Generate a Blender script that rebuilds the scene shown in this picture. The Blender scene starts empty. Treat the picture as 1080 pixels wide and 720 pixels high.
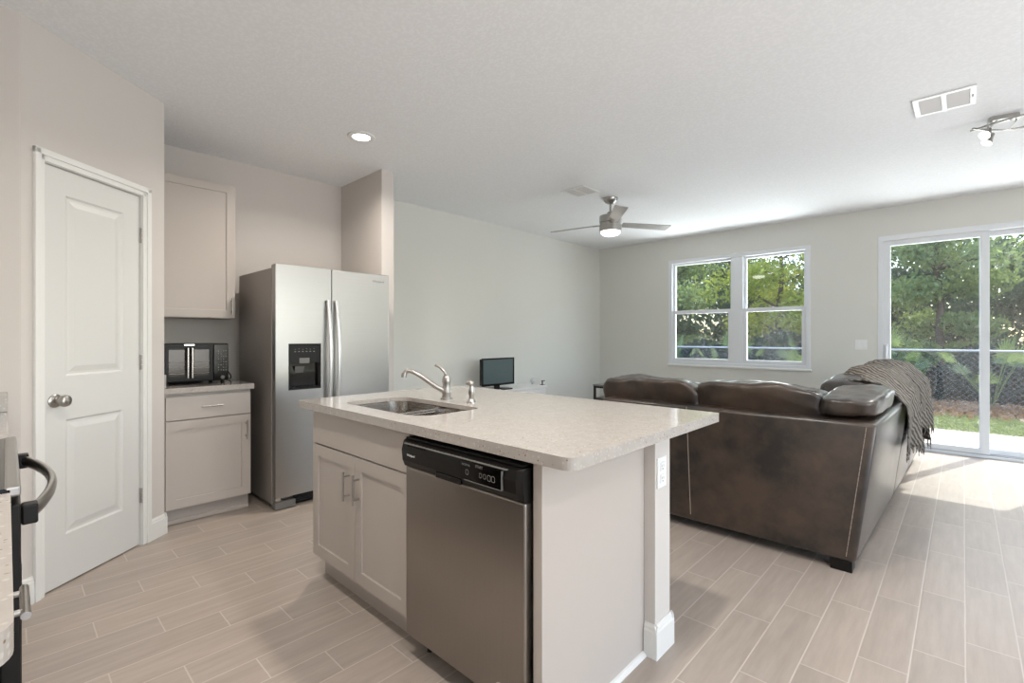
import bpy, bmesh, math, random
import numpy as np
from mathutils import Vector, Matrix, noise

random.seed(7)
rng = np.random.default_rng(7)
S = bpy.context.scene
COL = S.collection
PI = math.pi
H = 2.74            # ceiling height

# ------------------------------------------------------------------ camera
cam_d = bpy.data.cameras.new('camera')
cam = bpy.data.objects.new('camera', cam_d)
COL.objects.link(cam)
cam.location = (0, 0, 1.25)
cam.rotation_euler = (PI / 2, 0, math.radians(45 - 1.636))
cam_d.sensor_width = 36.0
cam_d.lens = 503.55 / 1080 * 36.0
cam_d.shift_y = -4.6 / 1080
cam_d.clip_start = 0.02
cam_d.clip_end = 300
S.camera = cam

# ------------------------------------------------------------------ exposure
S.view_settings.view_transform = 'Standard'
S.view_settings.look = 'None'
S.view_settings.gamma = 1.0
S.view_settings.use_curve_mapping = False
S.view_settings.exposure = 0.2

# ------------------------------------------------------------------ sky and sun
world = bpy.data.worlds.new('sky')
S.world = world
world.use_nodes = True
wn = world.node_tree.nodes
wl = world.node_tree.links
sky = wn.new('ShaderNodeTexSky')
sky.sky_type = 'NISHITA'
sky.sun_disc = False
sky.sun_elevation = math.radians(46)
sky.sun_rotation = math.radians(19)
sky.air_density = 1.0
sky.dust_density = 2.0
wl.new(sky.outputs[0], wn['Background'].inputs[0])
wn['Background'].inputs[1].default_value = 0.8

sun_d = bpy.data.lights.new('sun', 'SUN')
sun_d.energy = 5.4
sun_d.angle = math.radians(0.6)
sun_d.color = (1.0, 0.96, 0.9)
sun = bpy.data.objects.new('sun', sun_d)
COL.objects.link(sun)
sun_dir = Vector((-0.326 * 0.70, -0.945 * 0.70, -0.72)).normalized()   # the way the light travels
sun.rotation_euler = sun_dir.to_track_quat('-Z', 'Y').to_euler()


def area(name, loc, direction, sx, sy, power, color=(1, 1, 1), disk=False, spread=PI):
    d = bpy.data.lights.new(name, 'AREA')
    d.shape = 'DISK' if disk else 'RECTANGLE'
    d.size = sx
    if not disk:
        d.size_y = sy
    d.energy = power
    d.color = color
    d.spread = spread
    o = bpy.data.objects.new(name, d)
    COL.objects.link(o)
    o.location = loc
    o.rotation_euler = Vector(direction).to_track_quat('-Z', 'Y').to_euler()
    return o


# added fill lamps at made-up openings in the unseen right and back walls
FILL_TINT = (0.97, 0.985, 1.0)
WARM = (1.0, 0.91, 0.82)
area('fill_right', (5.4, 2.2, 1.40), (-1, 0, 1.7), 2.45, 7.6, 320, FILL_TINT, spread=math.radians(140))
area('fill_back', (3.2, -3.72, 1.40), (0, 1, 2.0), 3.6, 2.5, 60, FILL_TINT, spread=math.radians(140))
area('slider_fill', (0.18, 8.35, 1.0), (0, -1, 1.5), 1.8, 1.9, 58, FILL_TINT, spread=math.radians(130))  # added fill outside the slider and window, tilted up at the ceiling
area('window_fill', (-2.33, 8.1, 1.15), (0, -1, 1.2), 2.0, 1.5, 88, FILL_TINT, spread=math.radians(140))


# ------------------------------------------------------------------ materials
def lin(c):
    c = c / 255.0
    return c / 12.92 if c <= 0.04045 else ((c + 0.055) / 1.055) ** 2.4


def rgb(r, g, b):
    return (lin(r), lin(g), lin(b), 1)


class NT:
    """small helper around a material's node tree"""

    def __init__(self, name):
        self.m = bpy.data.materials.new(name)
        self.m.use_nodes = True
        self.t = self.m.node_tree
        self.n = self.t.nodes
        self.b = self.n['Principled BSDF']
        self.out = self.n['Material Output']

    def new(self, kind, **kw):
        nd = self.n.new(kind)
        for k, v in kw.items():
            setattr(nd, k, v)
        return nd

    def link(self, a, b):
        self.t.links.new(a, b)

    def math(self, op, a, b=None):
        nd = self.n.new('ShaderNodeMath')
        nd.operation = op
        for i, v in enumerate((a, b)):
            if v is None:
                continue
            if isinstance(v, (int, float)):
                nd.inputs[i].default_value = v
            else:
                self.link(v, nd.inputs[i])
        return nd.outputs[0]

    def mix(self, fac, a, b, blend='MIX'):
        nd = self.n.new('ShaderNodeMix')
        nd.data_type = 'RGBA'
        nd.blend_type = blend
        for i, v in ((0, fac), (6, a), (7, b)):
            if isinstance(v, (int, float)):
                nd.inputs[i].default_value = v
            elif isinstance(v, tuple):
                nd.inputs[i].default_value = v
            else:
                self.link(v, nd.inputs[i])
        return nd.outputs[2]

    def ramp(self, fac, p0, p1, c0=(0, 0, 0, 1), c1=(1, 1, 1, 1)):
        nd = self.n.new('ShaderNodeValToRGB')
        nd.color_ramp.elements[0].position = p0
        nd.color_ramp.elements[1].position = p1
        nd.color_ramp.elements[0].color = c0
        nd.color_ramp.elements[1].color = c1
        self.link(fac, nd.inputs[0])
        return nd.outputs[0]

    def coords(self, scale=(1, 1, 1)):
        tc = self.new('ShaderNodeTexCoord')
        mp = self.new('ShaderNodeMapping')
        mp.inputs['Scale'].default_value = scale
        self.link(tc.outputs['Object'], mp.inputs[0])
        return mp.outputs[0]

    def noise(self, vec, scale, detail=3, rough=0.5):
        nd = self.new('ShaderNodeTexNoise')
        nd.inputs['Scale'].default_value = scale
        nd.inputs['Detail'].default_value = detail
        nd.inputs['Roughness'].default_value = rough
        if vec is not None:
            self.link(vec, nd.inputs['Vector'])
        return nd.outputs[0]

    def bump(self, height, strength, dist=0.002):
        nd = self.new('ShaderNodeBump')
        nd.inputs['Strength'].default_value = strength
        nd.inputs['Distance'].default_value = dist
        self.link(height, nd.inputs['Height'])
        self.link(nd.outputs[0], self.b.inputs['Normal'])

    def set(self, color=None, rough=None, metal=None, spec=None):
        if color is not None:
            if isinstance(color, tuple):
                self.b.inputs['Base Color'].default_value = color
            else:
                self.link(color, self.b.inputs['Base Color'])
        if rough is not None:
            if isinstance(rough, (int, float)):
                self.b.inputs['Roughness'].default_value = rough
            else:
                self.link(rough, self.b.inputs['Roughness'])
        if metal is not None:
            self.b.inputs['Metallic'].default_value = metal
        if spec is not None:
            self.b.inputs['Specular IOR Level'].default_value = spec
        return self.m


def simple(name, col, rough=0.5, metal=0.0, spec=0.5, var=0.03, vs=6.0, bump=0.0, bs=200.0):
    t = NT(name)
    v = t.coords()
    nz = t.noise(v, vs, 3)
    a = tuple(c * (1 - var) for c in col[:3]) + (1,)
    b = tuple(min(1, c * (1 + var)) for c in col[:3]) + (1,)
    t.set(t.mix(nz, a, b), rough, metal, spec)
    if bump:
        t.bump(t.noise(v, bs, 2), bump)
    return t.m


M = {}
M['wall'] = simple('wall_paint_warmlit', rgb(205, 200, 195), 0.75, 0, 0.3, 0.012, 3, 0.08, 160)  # kitchen copy of the wall paint, warm lamp light in its colour
M['wall_living'] = simple('wall_paint_daylit', rgb(217, 217, 211), 0.75, 0, 0.3, 0.012, 3, 0.08, 160)  # living-area copy, brighter daylight put into its colour
M['trim'] = simple('trim_paint', rgb(226, 226, 223), 0.38, 0, 0.5, 0.01)
M['door'] = simple('door_paint', rgb(213, 213, 210), 0.4, 0, 0.5, 0.01)
M['vinyl'] = simple('window_vinyl', rgb(226, 229, 232), 0.35, 0, 0.5, 0.01)
M['cabinet'] = simple('cabinet_paint', rgb(188, 180, 173), 0.42, 0, 0.4, 0.015)
M['cab_edge'] = simple('cabinet_edge', rgb(180, 172, 164), 0.5, 0, 0.4, 0.015)
M['nickel'] = simple('brushed_nickel', rgb(182, 179, 175), 0.28, 1.0, 0.5, 0.04, 60)
M['chrome'] = simple('polished_chrome', rgb(215, 214, 212), 0.12, 1.0, 0.5, 0.02)
M['black'] = simple('black_plastic', rgb(17, 15, 14), 0.4, 0, 0.3, 0.06)
M['black_gloss'] = simple('black_gloss', rgb(10, 9, 9), 0.12, 0, 0.35, 0.05)
M['dark'] = simple('dark_void', rgb(20, 18, 17), 0.8, 0, 0.2, 0.05)
M['dark_metal'] = simple('dark_metal', rgb(52, 52, 52), 0.4, 0.7, 0.5, 0.05)
M['grey_plastic'] = simple('grey_plastic', rgb(120, 119, 117), 0.4, 0, 0.5, 0.04)
M['white_plastic'] = simple('white_plastic', rgb(232, 233, 233), 0.35, 0, 0.5, 0.01)
M['mark'] = simple('printed_white', rgb(225, 225, 225), 0.5, 0, 0.3, 0.0)
M['mark_grey'] = simple('printed_grey', rgb(120, 120, 118), 0.5, 0, 0.3, 0.0)
M['white_lacquer'] = simple('white_lacquer', rgb(226, 226, 224), 0.3, 0, 0.5, 0.01)
M['screen'] = simple('screen_glass', rgb(84, 98, 100), 0.12, 0, 0.6, 0.03)
M['dark_glass'] = simple('oven_glass', rgb(58, 51, 45), 0.12, 0.0, 0.5, 0.25, 9)
M['bark'] = simple('tree_bark', rgb(92, 80, 72), 0.9, 0, 0.2, 0.3, 8, 0.5, 40)
M['galv'] = simple('galvanised_steel', rgb(176, 178, 184), 0.4, 0.6, 0.5, 0.05)


def ceiling_mat():
    t = NT('ceiling_texture')
    v = t.coords()
    n1 = t.noise(v, 55, 4, 0.55)
    r = t.ramp(n1, 0.45, 0.62)
    t.set(t.mix(r, rgb(236, 238, 240), rgb(241, 243, 245)), 0.85, 0, 0.2)
    t.bump(r, 0.16, 0.002)
    return t.m


M['ceiling'] = ceiling_mat()


def floor_mat():
    t = NT('wood_look_tile')
    tc = t.new('ShaderNodeTexCoord')
    sp = t.new('ShaderNodeSeparateXYZ')
    t.link(tc.outputs['Object'], sp.inputs[0])
    x, y = sp.outputs[0], sp.outputs[1]
    u = t.math('DIVIDE', t.math('SUBTRACT', x, 0.008), 0.1545)
    k = t.math('FLOOR', u)
    fu = t.math('SUBTRACT', u, k)
    v = t.math('DIVIDE', t.math('SUBTRACT', t.math('SUBTRACT', y, 2.70), t.math('MULTIPLY', k, 0.2033)), 0.61)
    j = t.math('FLOOR', v)
    fv = t.math('SUBTRACT', v, j)
    du = t.math('MULTIPLY', t.math('MINIMUM', fu, t.math('SUBTRACT', 1.0, fu)), 0.1545)
    dv = t.math('MULTIPLY', t.math('MINIMUM', fv, t.math('SUBTRACT', 1.0, fv)), 0.61)
    d = t.math('MINIMUM', du, dv)
    grout = t.ramp(d, 0.0016, 0.0030, (1, 1, 1, 1), (0, 0, 0, 1))
    cid = t.new('ShaderNodeCombineXYZ')
    t.link(k, cid.inputs[0])
    t.link(j, cid.inputs[1])
    wn_ = t.new('ShaderNodeTexWhiteNoise', noise_dimensions='3D')
    t.link(cid.outputs[0], wn_.inputs[0])
    rnd = wn_.outputs['Value']
    # grain: stretched noise shifted per tile
    cv = t.new('ShaderNodeCombineXYZ')
    t.link(t.math('MULTIPLY', x, 34.0), cv.inputs[0])
    t.link(t.math('MULTIPLY', y, 3.2), cv.inputs[1])
    t.link(t.math('MULTIPLY', rnd, 60.0), cv.inputs[2])
    g1 = t.noise(cv.outputs[0], 1.0, 5, 0.6)
    cv2 = t.new('ShaderNodeCombineXYZ')
    t.link(t.math('MULTIPLY', x, 9.0), cv2.inputs[0])
    t.link(t.math('MULTIPLY', y, 3.0), cv2.inputs[1])
    t.link(t.math('MULTIPLY', rnd, 40.0), cv2.inputs[2])
    g2 = t.noise(cv2.outputs[0], 1.0, 3, 0.5)
    base = t.mix(t.ramp(g1, 0.3, 0.72), rgb(164, 153, 143), rgb(180, 169, 159))
    base = t.mix(t.ramp(g2, 0.42, 0.72, (0, 0, 0, 1), (0.5, 0.5, 0.5, 1)), base, rgb(163, 152, 143))
    tint = t.ramp(rnd, 0.0, 1.0, (0.93, 0.93, 0.93, 1), (1.04, 1.03, 1.02, 1))
    base = t.mix(1.0, base, tint, 'MULTIPLY')
    t.set(t.mix(grout, base, rgb(198, 190, 182)), 0.36, 0, 0.45)
    t.bump(t.math('SUBTRACT', 1.0, grout), 0.5, 0.0012)
    return t.m


M['floor'] = floor_mat()


def quartz_mat():
    t = NT('speckled_quartz')
    v = t.coords()
    vo = t.new('ShaderNodeTexVoronoi')
    vo.inputs['Scale'].default_value = 85
    t.link(v, vo.inputs['Vector'])
    speck = t.ramp(vo.outputs['Distance'], 0.16, 0.26, (1, 1, 1, 1), (0, 0, 0, 1))
    gate = t.ramp(t.noise(v, 45, 2), 0.54, 0.60)
    m = t.math('MULTIPLY', speck, gate)
    cloud = t.mix(t.noise(v, 30, 4), rgb(166, 160, 154), rgb(185, 180, 174))
    vo2 = t.new('ShaderNodeTexVoronoi')
    vo2.inputs['Scale'].default_value = 60
    t.link(v, vo2.inputs['Vector'])
    light = t.ramp(vo2.outputs['Distance'], 0.15, 0.3, (0.6, 0.6, 0.6, 1), (0, 0, 0, 1))
    cloud = t.mix(light, cloud, rgb(200, 196, 191))
    t.set(t.mix(m, cloud, rgb(132, 108, 88)), 0.1, 0, 0.5)
    return t.m


M['quartz'] = quartz_mat()


def steel_mat(name, col, rough, axis):
    t = NT(name)
    sc = [260, 260, 260]
    sc[axis] = 3
    v = t.coords(tuple(sc))
    nz = t.noise(v, 1.0, 3)
    a = tuple(c * 0.93 for c in col[:3]) + (1,)
    b = tuple(min(1, c * 1.05) for c in col[:3]) + (1,)
    t.set(t.mix(nz, a, b), t.math('ADD', t.math('MULTIPLY', nz, 0.12), rough - 0.06), 1.0)
    t.b.inputs['Anisotropic'].default_value = 0.4
    return t.m


M['steel'] = steel_mat('stainless_steel', rgb(176, 175, 173), 0.34, 1)
M['satin'] = simple('satin_handle', rgb(214, 214, 214), 0.35, 0.75, 0.5, 0.02)
M['steel_x'] = steel_mat('stainless_steel_dishwasher', rgb(158, 152, 146), 0.33, 2)
M['steel_sink'] = steel_mat('stainless_sink', rgb(186, 180, 174), 0.26, 0)
M['fridge_side'] = simple('fridge_side_paint', rgb(150, 144, 139), 0.38, 0.3, 0.5, 0.03)


def leather_mat():
    t = NT('brown_leather')
    v = t.coords()
    n1 = t.noise(v, 3.2, 6, 0.62)
    n2 = t.noise(v, 11, 5, 0.6)
    c = t.mix(t.ramp(n1, 0.40, 0.62), rgb(24, 18, 14), rgb(66, 52, 42))
    c = t.mix(t.ramp(n2, 0.52, 0.78, (0, 0, 0, 1), (0.45, 0.45, 0.45, 1)), c, rgb(72, 57, 46))
    t.set(c, t.math('ADD', t.math('MULTIPLY', n1, 0.16), 0.27), 0, 0.6)
    vo = t.new('ShaderNodeTexVoronoi')
    vo.inputs['Scale'].default_value = 260
    t.link(v, vo.inputs['Vector'])
    t.b.inputs['Coat Weight'].default_value = 0.6
    t.b.inputs['Coat Roughness'].default_value = 0.24
    t.bump(t.math('ADD', vo.outputs['Distance'], t.noise(v, 24, 4)), 0.2, 0.002)
    return t.m


M['leather'] = leather_mat()
M['stitch'] = simple('pale_stitching', rgb(150, 138, 126), 0.7)


def knit_mat():
    t = NT('grey_knit')
    v = t.coords()
    w = t.new('ShaderNodeTexWave', wave_type='BANDS', bands_direction='DIAGONAL')
    w.inputs['Scale'].default_value = 16
    w.inputs['Distortion'].default_value = 6
    w.inputs['Detail'].default_value = 3
    t.link(v, w.inputs['Vector'])
    c = t.mix(w.outputs['Fac'], rgb(84, 79, 73), rgb(150, 143, 135))
    t.set(c, 0.95, 0, 0.1)
    t.bump(w.outputs['Fac'], 0.6, 0.004)
    return t.m


M['knit'] = knit_mat()


def emit_mat(name, col, strength):
    t = NT(name)
    t.set(rgb(240, 238, 232), 0.4)
    t.b.inputs['Emission Color'].default_value = col
    t.b.inputs['Emission Strength'].default_value = strength
    return t.m


M['lamp'] = emit_mat('lamp_glow', (1, 0.93, 0.84, 1), 4)
M['lamp_soft'] = emit_mat('lamp_glow_soft', (1, 0.94, 0.84, 1), 2.5)
M['lamp_white'] = emit_mat('lamp_glow_white', (1, 0.98, 0.95, 1), 8)


def glass_mat():
    t = NT('window_glass')
    t.n.remove(t.b)
    tr = t.new('ShaderNodeBsdfTransparent')
    tr.inputs[0].default_value = (0.93, 0.96, 0.96, 1)
    gl = t.new('ShaderNodeBsdfGlossy')
    gl.inputs['Roughness'].default_value = 0.02
    lw = t.new('ShaderNodeLayerWeight')
    lw.inputs[0].default_value = 0.5
    fz = t.math('ADD', 0.085, t.math('MULTIPLY', t.math('POWER', lw.outputs['Facing'], 5.0), 0.9))
    mx = t.new('ShaderNodeMixShader')
    t.link(fz, mx.inputs[0])
    t.link(tr.outputs[0], mx.inputs[1])
    t.link(gl.outputs[0], mx.inputs[2])
    t.link(mx.outputs[0], t.out.inputs[0])
    return t.m


M['glass'] = glass_mat()


def leaf_mat(name, c0, c1, tcol):
    t = NT(name)
    v = t.coords()
    nz = t.noise(v, 1.7, 3)
    geo = t.new('ShaderNodeNewGeometry')
    rn = t.mix(t.math('MULTIPLY', t.math('ADD', nz, geo.outputs['Random Per Island']), 0.5), c0, c1)
    t.set(rn, 0.5, 0, 0.3)
    tl = t.new('ShaderNodeBsdfTranslucent')
    tl.inputs[0].default_value = tcol
    mx = t.new('ShaderNodeMixShader')
    mx.inputs[0].default_value = 0.4
    t.link(t.b.outputs[0], mx.inputs[1])
    t.link(tl.outputs[0], mx.inputs[2])
    t.link(mx.outputs[0], t.out.inputs[0])
    return t.m


M['leaf_a'] = leaf_mat('leaves_green', rgb(84, 104, 74), rgb(156, 172, 122), rgb(168, 186, 112))
M['leaf_b'] = leaf_mat('leaves_dark', rgb(66, 84, 72), rgb(112, 130, 112), rgb(122, 144, 110))
M['leaf_y'] = leaf_mat('leaves_yellowish', rgb(110, 130, 60), rgb(176, 182, 96), rgb(190, 196, 90))
M['frond'] = leaf_mat('palmetto_frond', rgb(80, 102, 70), rgb(134, 152, 104), rgb(140, 160, 90))
M['vent_back'] = simple('vent_shadow_grey', rgb(196, 197, 198), 0.6)
M['blade'] = simple('fan_blade_silver', rgb(176, 174, 172), 0.4, 0.2)
M['shade_leaf'] = leaf_mat('understorey_shade_leaves', rgb(46, 54, 50), rgb(88, 98, 88), rgb(84, 98, 80))  # leaf colours darkened to paint in the shade under the trees
M['wire'] = simple('fence_wire', rgb(132, 134, 140), 0.5, 0.4)
M['litter'] = leaf_mat('fallen_leaves', rgb(120, 96, 76), rgb(196, 172, 148), rgb(140, 110, 80))
M['grass'] = leaf_mat('grass_blades', rgb(104, 116, 80), rgb(160, 168, 124), rgb(146, 158, 100))


def ground_mat(name, c0, c1, scale):
    t = NT(name)
    v = t.coords()
    t.set(t.mix(t.ramp(t.noise(v, scale, 6, 0.65), 0.3, 0.7), c0, c1), 0.95, 0, 0.1)
    t.bump(t.noise(v, scale * 4, 4), 0.6, 0.02)
    return t.m


M['lawn'] = ground_mat('lawn_soil', rgb(100, 108, 76), rgb(142, 146, 108), 7)
M['soil'] = ground_mat('woodland_soil', rgb(58, 48, 42), rgb(118, 98, 80), 5)


def paver_mat():
    t = NT('patio_pavers')
    v = t.coords()
    br = t.new('ShaderNodeTexBrick')
    br.inputs['Scale'].default_value = 1.0
    br.inputs['Brick Width'].default_value = 0.24
    br.inputs['Row Height'].default_value = 0.14
    br.inputs['Mortar Size'].default_value = 0.006
    br.inputs['Color1'].default_value = rgb(196, 186, 176)
    br.inputs['Color2'].default_value = rgb(176, 164, 154)
    br.inputs['Mortar'].default_value = rgb(120, 112, 104)
    t.link(v, br.inputs[0])
    t.set(br.outputs[0], 0.9, 0, 0.2)
    return t.m


M['paver'] = paver_mat()


# ------------------------------------------------------------------ mesh helpers
def rot_to(dirv):
    return Vector(dirv).to_track_quat('Z', 'Y').to_matrix().to_4x4()


class MB:
    def __init__(self):
        self.bm = bmesh.new()

    def _m(self, verts, Mx):
        if Mx is not None:
            bmesh.ops.transform(self.bm, matrix=Mx, verts=verts)

    def box(self, x0, x1, y0, y1, z0, z1, bev=0.0, Mx=None, seg=2):
        r = bmesh.ops.create_cube(self.bm, size=1.0)
        vs = r['verts']
        for v in vs:
            v.co = Vector((x0 + (v.co.x + .5) * (x1 - x0), y0 + (v.co.y + .5) * (y1 - y0), z0 + (v.co.z + .5) * (z1 - z0)))
        if bev > 0:
            es = list({e for v in vs for e in v.link_edges})
            g = bmesh.ops.bevel(self.bm, geom=vs + es, offset=bev, segments=seg, profile=0.5, affect='EDGES')
            vs = list({v for f in g['faces'] for v in f.verts} | {v for v in vs if v.is_valid})
        self._m(vs, Mx)
        return self

    def raw(self, verts, faces, Mx=None):
        vs = [self.bm.verts.new(v) for v in verts]
        for f in faces:
            try:
                self.bm.faces.new([vs[i] for i in f])
            except ValueError:
                pass
        self._m(vs, Mx)
        return self

    def prism(self, pts, z0, z1, Mx=None, bev=0.0):
        n = len(pts)
        vs = [(p[0], p[1], z0) for p in pts] + [(p[0], p[1], z1) for p in pts]
        fs = [tuple(range(n - 1, -1, -1)), tuple(range(n, 2 * n))]
        fs += [(i, (i + 1) % n, n + (i + 1) % n, n + i) for i in range(n)]
        return self.raw(vs, fs, Mx)

    def lathe(self, prof, seg=28, Mx=None, cap=True):
        vs, fs = [], []
        for r, z in prof:
            for i in range(seg):
                a = 2 * PI * i / seg
                vs.append((r * math.cos(a), r * math.sin(a), z))
        for k in range(len(prof) - 1):
            for i in range(seg):
                j = (i + 1) % seg
                fs.append((k * seg + i, k * seg + j, (k + 1) * seg + j, (k + 1) * seg + i))
        if cap:
            fs.append(tuple(range(seg - 1, -1, -1)))
            b = (len(prof) - 1) * seg
            fs.append(tuple(range(b, b + seg)))
        return self.raw(vs, fs, Mx)

    def cyl(self, p0, p1, r, seg=16, r1=None):
        p0, p1 = Vector(p0), Vector(p1)
        L = (p1 - p0).length
        return self.lathe([(r, 0), (r if r1 is None else r1, L)], seg, Matrix.Translation(p0) @ rot_to(p1 - p0))

    def tube(self, pts, r, seg=10, flat=1.0, up=None):
        pts = [Vector(p) for p in pts]
        rs = r if isinstance(r, (list, tuple)) else [r] * len(pts)
        vs, fs = [], []
        nrm = None
        for i, p in enumerate(pts):
            t = (pts[min(i + 1, len(pts) - 1)] - pts[max(i - 1, 0)]).normalized()
            if nrm is None:
                ref = Vector(up) if up else (Vector((0, 0, 1)) if abs(t.z) < 0.9 else Vector((1, 0, 0)))
                nrm = (ref - t * ref.dot(t)).normalized()
            else:
                nrm = (nrm - t * nrm.dot(t)).normalized()
            bn = t.cross(nrm)
            for k in range(seg):
                a = 2 * PI * k / seg
                vs.append(p + nrm * math.cos(a) * rs[i] * flat + bn * math.sin(a) * rs[i])
        for i in range(len(pts) - 1):
            for k in range(seg):
                j = (k + 1) % seg
                fs.append((i * seg + k, i * seg + j, (i + 1) * seg + j, (i + 1) * seg + k))
        fs.append(tuple(range(seg - 1, -1, -1)))
        b = (len(pts) - 1) * seg
        fs.append(tuple(range(b, b + seg)))
        return self.raw(vs, fs)

    def sphere(self, c, r, sx=1, sy=1, sz=1, seg=20):
        g = bmesh.ops.create_uvsphere(self.bm, u_segments=seg, v_segments=seg // 2, radius=r)
        for v in g['verts']:
            v.co = Vector((v.co.x * sx + c[0], v.co.y * sy + c[1], v.co.z * sz + c[2]))
        return self

    def panel_front(self, W, Hh, T, panels, prof, Mx=None):
        """slab in (u, v, w): w outwards, front face at w=0; panels share one u range"""
        u0, u1 = panels[0][0], panels[0][1]
        us = [0, u0, u1, W]
        vsn = [0]
        for p in panels:
            vsn += [p[2], p[3]]
        vsn.append(Hh)
        V, F = [], []

        def q(a, b, c, d):
            i = len(V)
            V.extend((a, b, c, d))
            F.append((i, i + 1, i + 2, i + 3))
        for i in range(3):
            for j in range(len(vsn) - 1):
                a0, a1, b0, b1 = us[i], us[i + 1], vsn[j], vsn[j + 1]
                if i == 1 and j % 2 == 1:
                    pi, pd = 0.0, 0.0
                    for ins, dep in prof:
                        o = (a0 + pi, a1 - pi, b0 + pi, b1 - pi)
                        n = (a0 + ins, a1 - ins, b0 + ins, b1 - ins)
                        oc = [(o[0], o[2], pd), (o[1], o[2], pd), (o[1], o[3], pd), (o[0], o[3], pd)]
                        nc = [(n[0], n[2], dep), (n[1], n[2], dep), (n[1], n[3], dep), (n[0], n[3], dep)]
                        for k in range(4):
                            q(oc[k], oc[(k + 1) % 4], nc[(k + 1) % 4], nc[k])
                        pi, pd = ins, dep
                    q(*nc)
                else:
                    q((a0, b0, 0), (a1, b0, 0), (a1, b1, 0), (a0, b1, 0))
        q((0, 0, -T), (0, Hh, -T), (W, Hh, -T), (W, 0, -T))
        q((0, 0, 0), (0, 0, -T), (W, 0, -T), (W, 0, 0))
        q((0, Hh, 0), (W, Hh, 0), (W, Hh, -T), (0, Hh, -T))
        q((0, 0, 0), (0, Hh, 0), (0, Hh, -T), (0, 0, -T))
        q((W, 0, 0), (W, 0, -T), (W, Hh, -T), (W, Hh, 0))
        vs = [self.bm.verts.new(v) for v in V]
        for f in F:
            self.bm.faces.new([vs[i] for i in f])
        bmesh.ops.remove_doubles(self.bm, verts=vs, dist=1e-6)
        self._m([v for v in vs if v.is_valid], Mx)
        return self

    def build(self, name, mat, parent=None, smooth=0.0, solid=None, sub=0):
        bmesh.ops.recalc_face_normals(self.bm, faces=self.bm.faces[:])
        me = bpy.data.meshes.new(name)
        root = parent
        while root is not None and root.parent is not None:
            root = root.parent
        if root is not None:
            off = root.location
            if off.length > 0:
                bmesh.ops.translate(self.bm, verts=self.bm.verts[:], vec=-off)
        self.bm.to_mesh(me)
        self.bm.free()
        me.materials.append(M[mat] if isinstance(mat, str) else mat)
        o = bpy.data.objects.new(name, me)
        COL.objects.link(o)
        if parent is not None:
            o.parent = parent
        if smooth:
            me.polygons.foreach_set('use_smooth', [True] * len(me.polygons))
            me.set_sharp_from_angle(angle=math.radians(smooth))
        if solid:
            md = o.modifiers.new('thickness', 'SOLIDIFY')
            md.thickness = solid
            md.offset = 0
        if sub:
            md = o.modifiers.new('subdivision', 'SUBSURF')
            md.levels = md.render_levels = sub
        return o


def tag(o, label=None, cat=None, group=None, kind=None):
    if label:
        o['label'] = label
    if cat:
        o['category'] = cat
    if group:
        o['group'] = group
    if kind:
        o['kind'] = kind
    return o


def thing(name, label, cat, loc=(0, 0, 0), group=None):
    o = bpy.data.objects.new(name, None)
    o.empty_display_size = 0.1
    COL.objects.link(o)
    o.location = loc
    return tag(o, label, cat, group)


def copy_tree(o, parent=None):
    c = o.copy()
    COL.objects.link(c)
    c.parent = parent
    for ch in list(o.children):
        copy_tree(ch, c)
    return c


def struct(mb, name, mat, parent=None, smooth=0):
    o = mb.build(name, mat, parent, smooth)
    if parent is None:
        o['kind'] = 'structure'
    return o


def frame(origin, u, v, w):
    """matrix taking local (u, v, w) to world"""
    m = Matrix.Identity(4)
    for i, a in enumerate((u, v, w)):
        for k in range(3):
            m[k][i] = a[k]
    for k in range(3):
        m[k][3] = origin[k]
    return m


def text_mesh(name, body, size, Mx, mat, parent, align='LEFT', extrude=0.0004):
    cu = bpy.data.curves.new(name, 'FONT')
    cu.body = body
    cu.size = size
    cu.extrude = extrude
    cu.align_x = align
    cu.align_y = 'CENTER'
    tmp = bpy.data.objects.new('lettering_curve', cu)
    COL.objects.link(tmp)
    dg = bpy.context.evaluated_depsgraph_get()
    me = bpy.data.meshes.new_from_object(tmp.evaluated_get(dg))
    bpy.data.objects.remove(tmp)
    bpy.data.curves.remove(cu)
    mb = MB()
    mb.bm.from_mesh(me)
    bpy.data.meshes.remove(me)
    bmesh.ops.transform(mb.bm, matrix=Mx, verts=mb.bm.verts[:])
    return mb.build(name, mat, parent)


def rounded_rect(x0, x1, y0, y1, r, n=6):
    rs = r if isinstance(r, (list, tuple)) else [r] * 4
    pts = []
    for (cx, cy, a0, rr) in ((x1 - rs[0], y0 + rs[0], -90, rs[0]), (x1 - rs[1], y1 - rs[1], 0, rs[1]),
                             (x0 + rs[2], y1 - rs[2], 90, rs[2]), (x0 + rs[3], y0 + rs[3], 180, rs[3])):
        for i in range(n + 1):
            a = math.radians(a0 + 90 * i / n)
            pts.append((cx + rr * math.cos(a), cy + rr * math.sin(a)))
    return pts


# ------------------------------------------------------------------ the room shell
XL = -4.49      # left (TV) wall
YF = 6.93       # far wall
XR = 5.2        # right wall (out of frame)
YB = -0.66      # kitchen wall behind the range
struct(MB().box(XL - .2, XR + .1, -3.6, YF + .15, -0.12, 0), 'floor', 'floor')
struct(MB().box(XL - .2, XR + .1, -3.6, YF + .2, H, H + 0.12), 'ceiling', 'ceiling')
struct(MB().box(XL - .14, XL, 2.345, YF + .15, 0, H), 'wall_left', 'wall_living')
struct(MB().box(XL - .14, XL, 0.59, 2.345, 0, H), 'wall_recess', 'wall')
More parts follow.
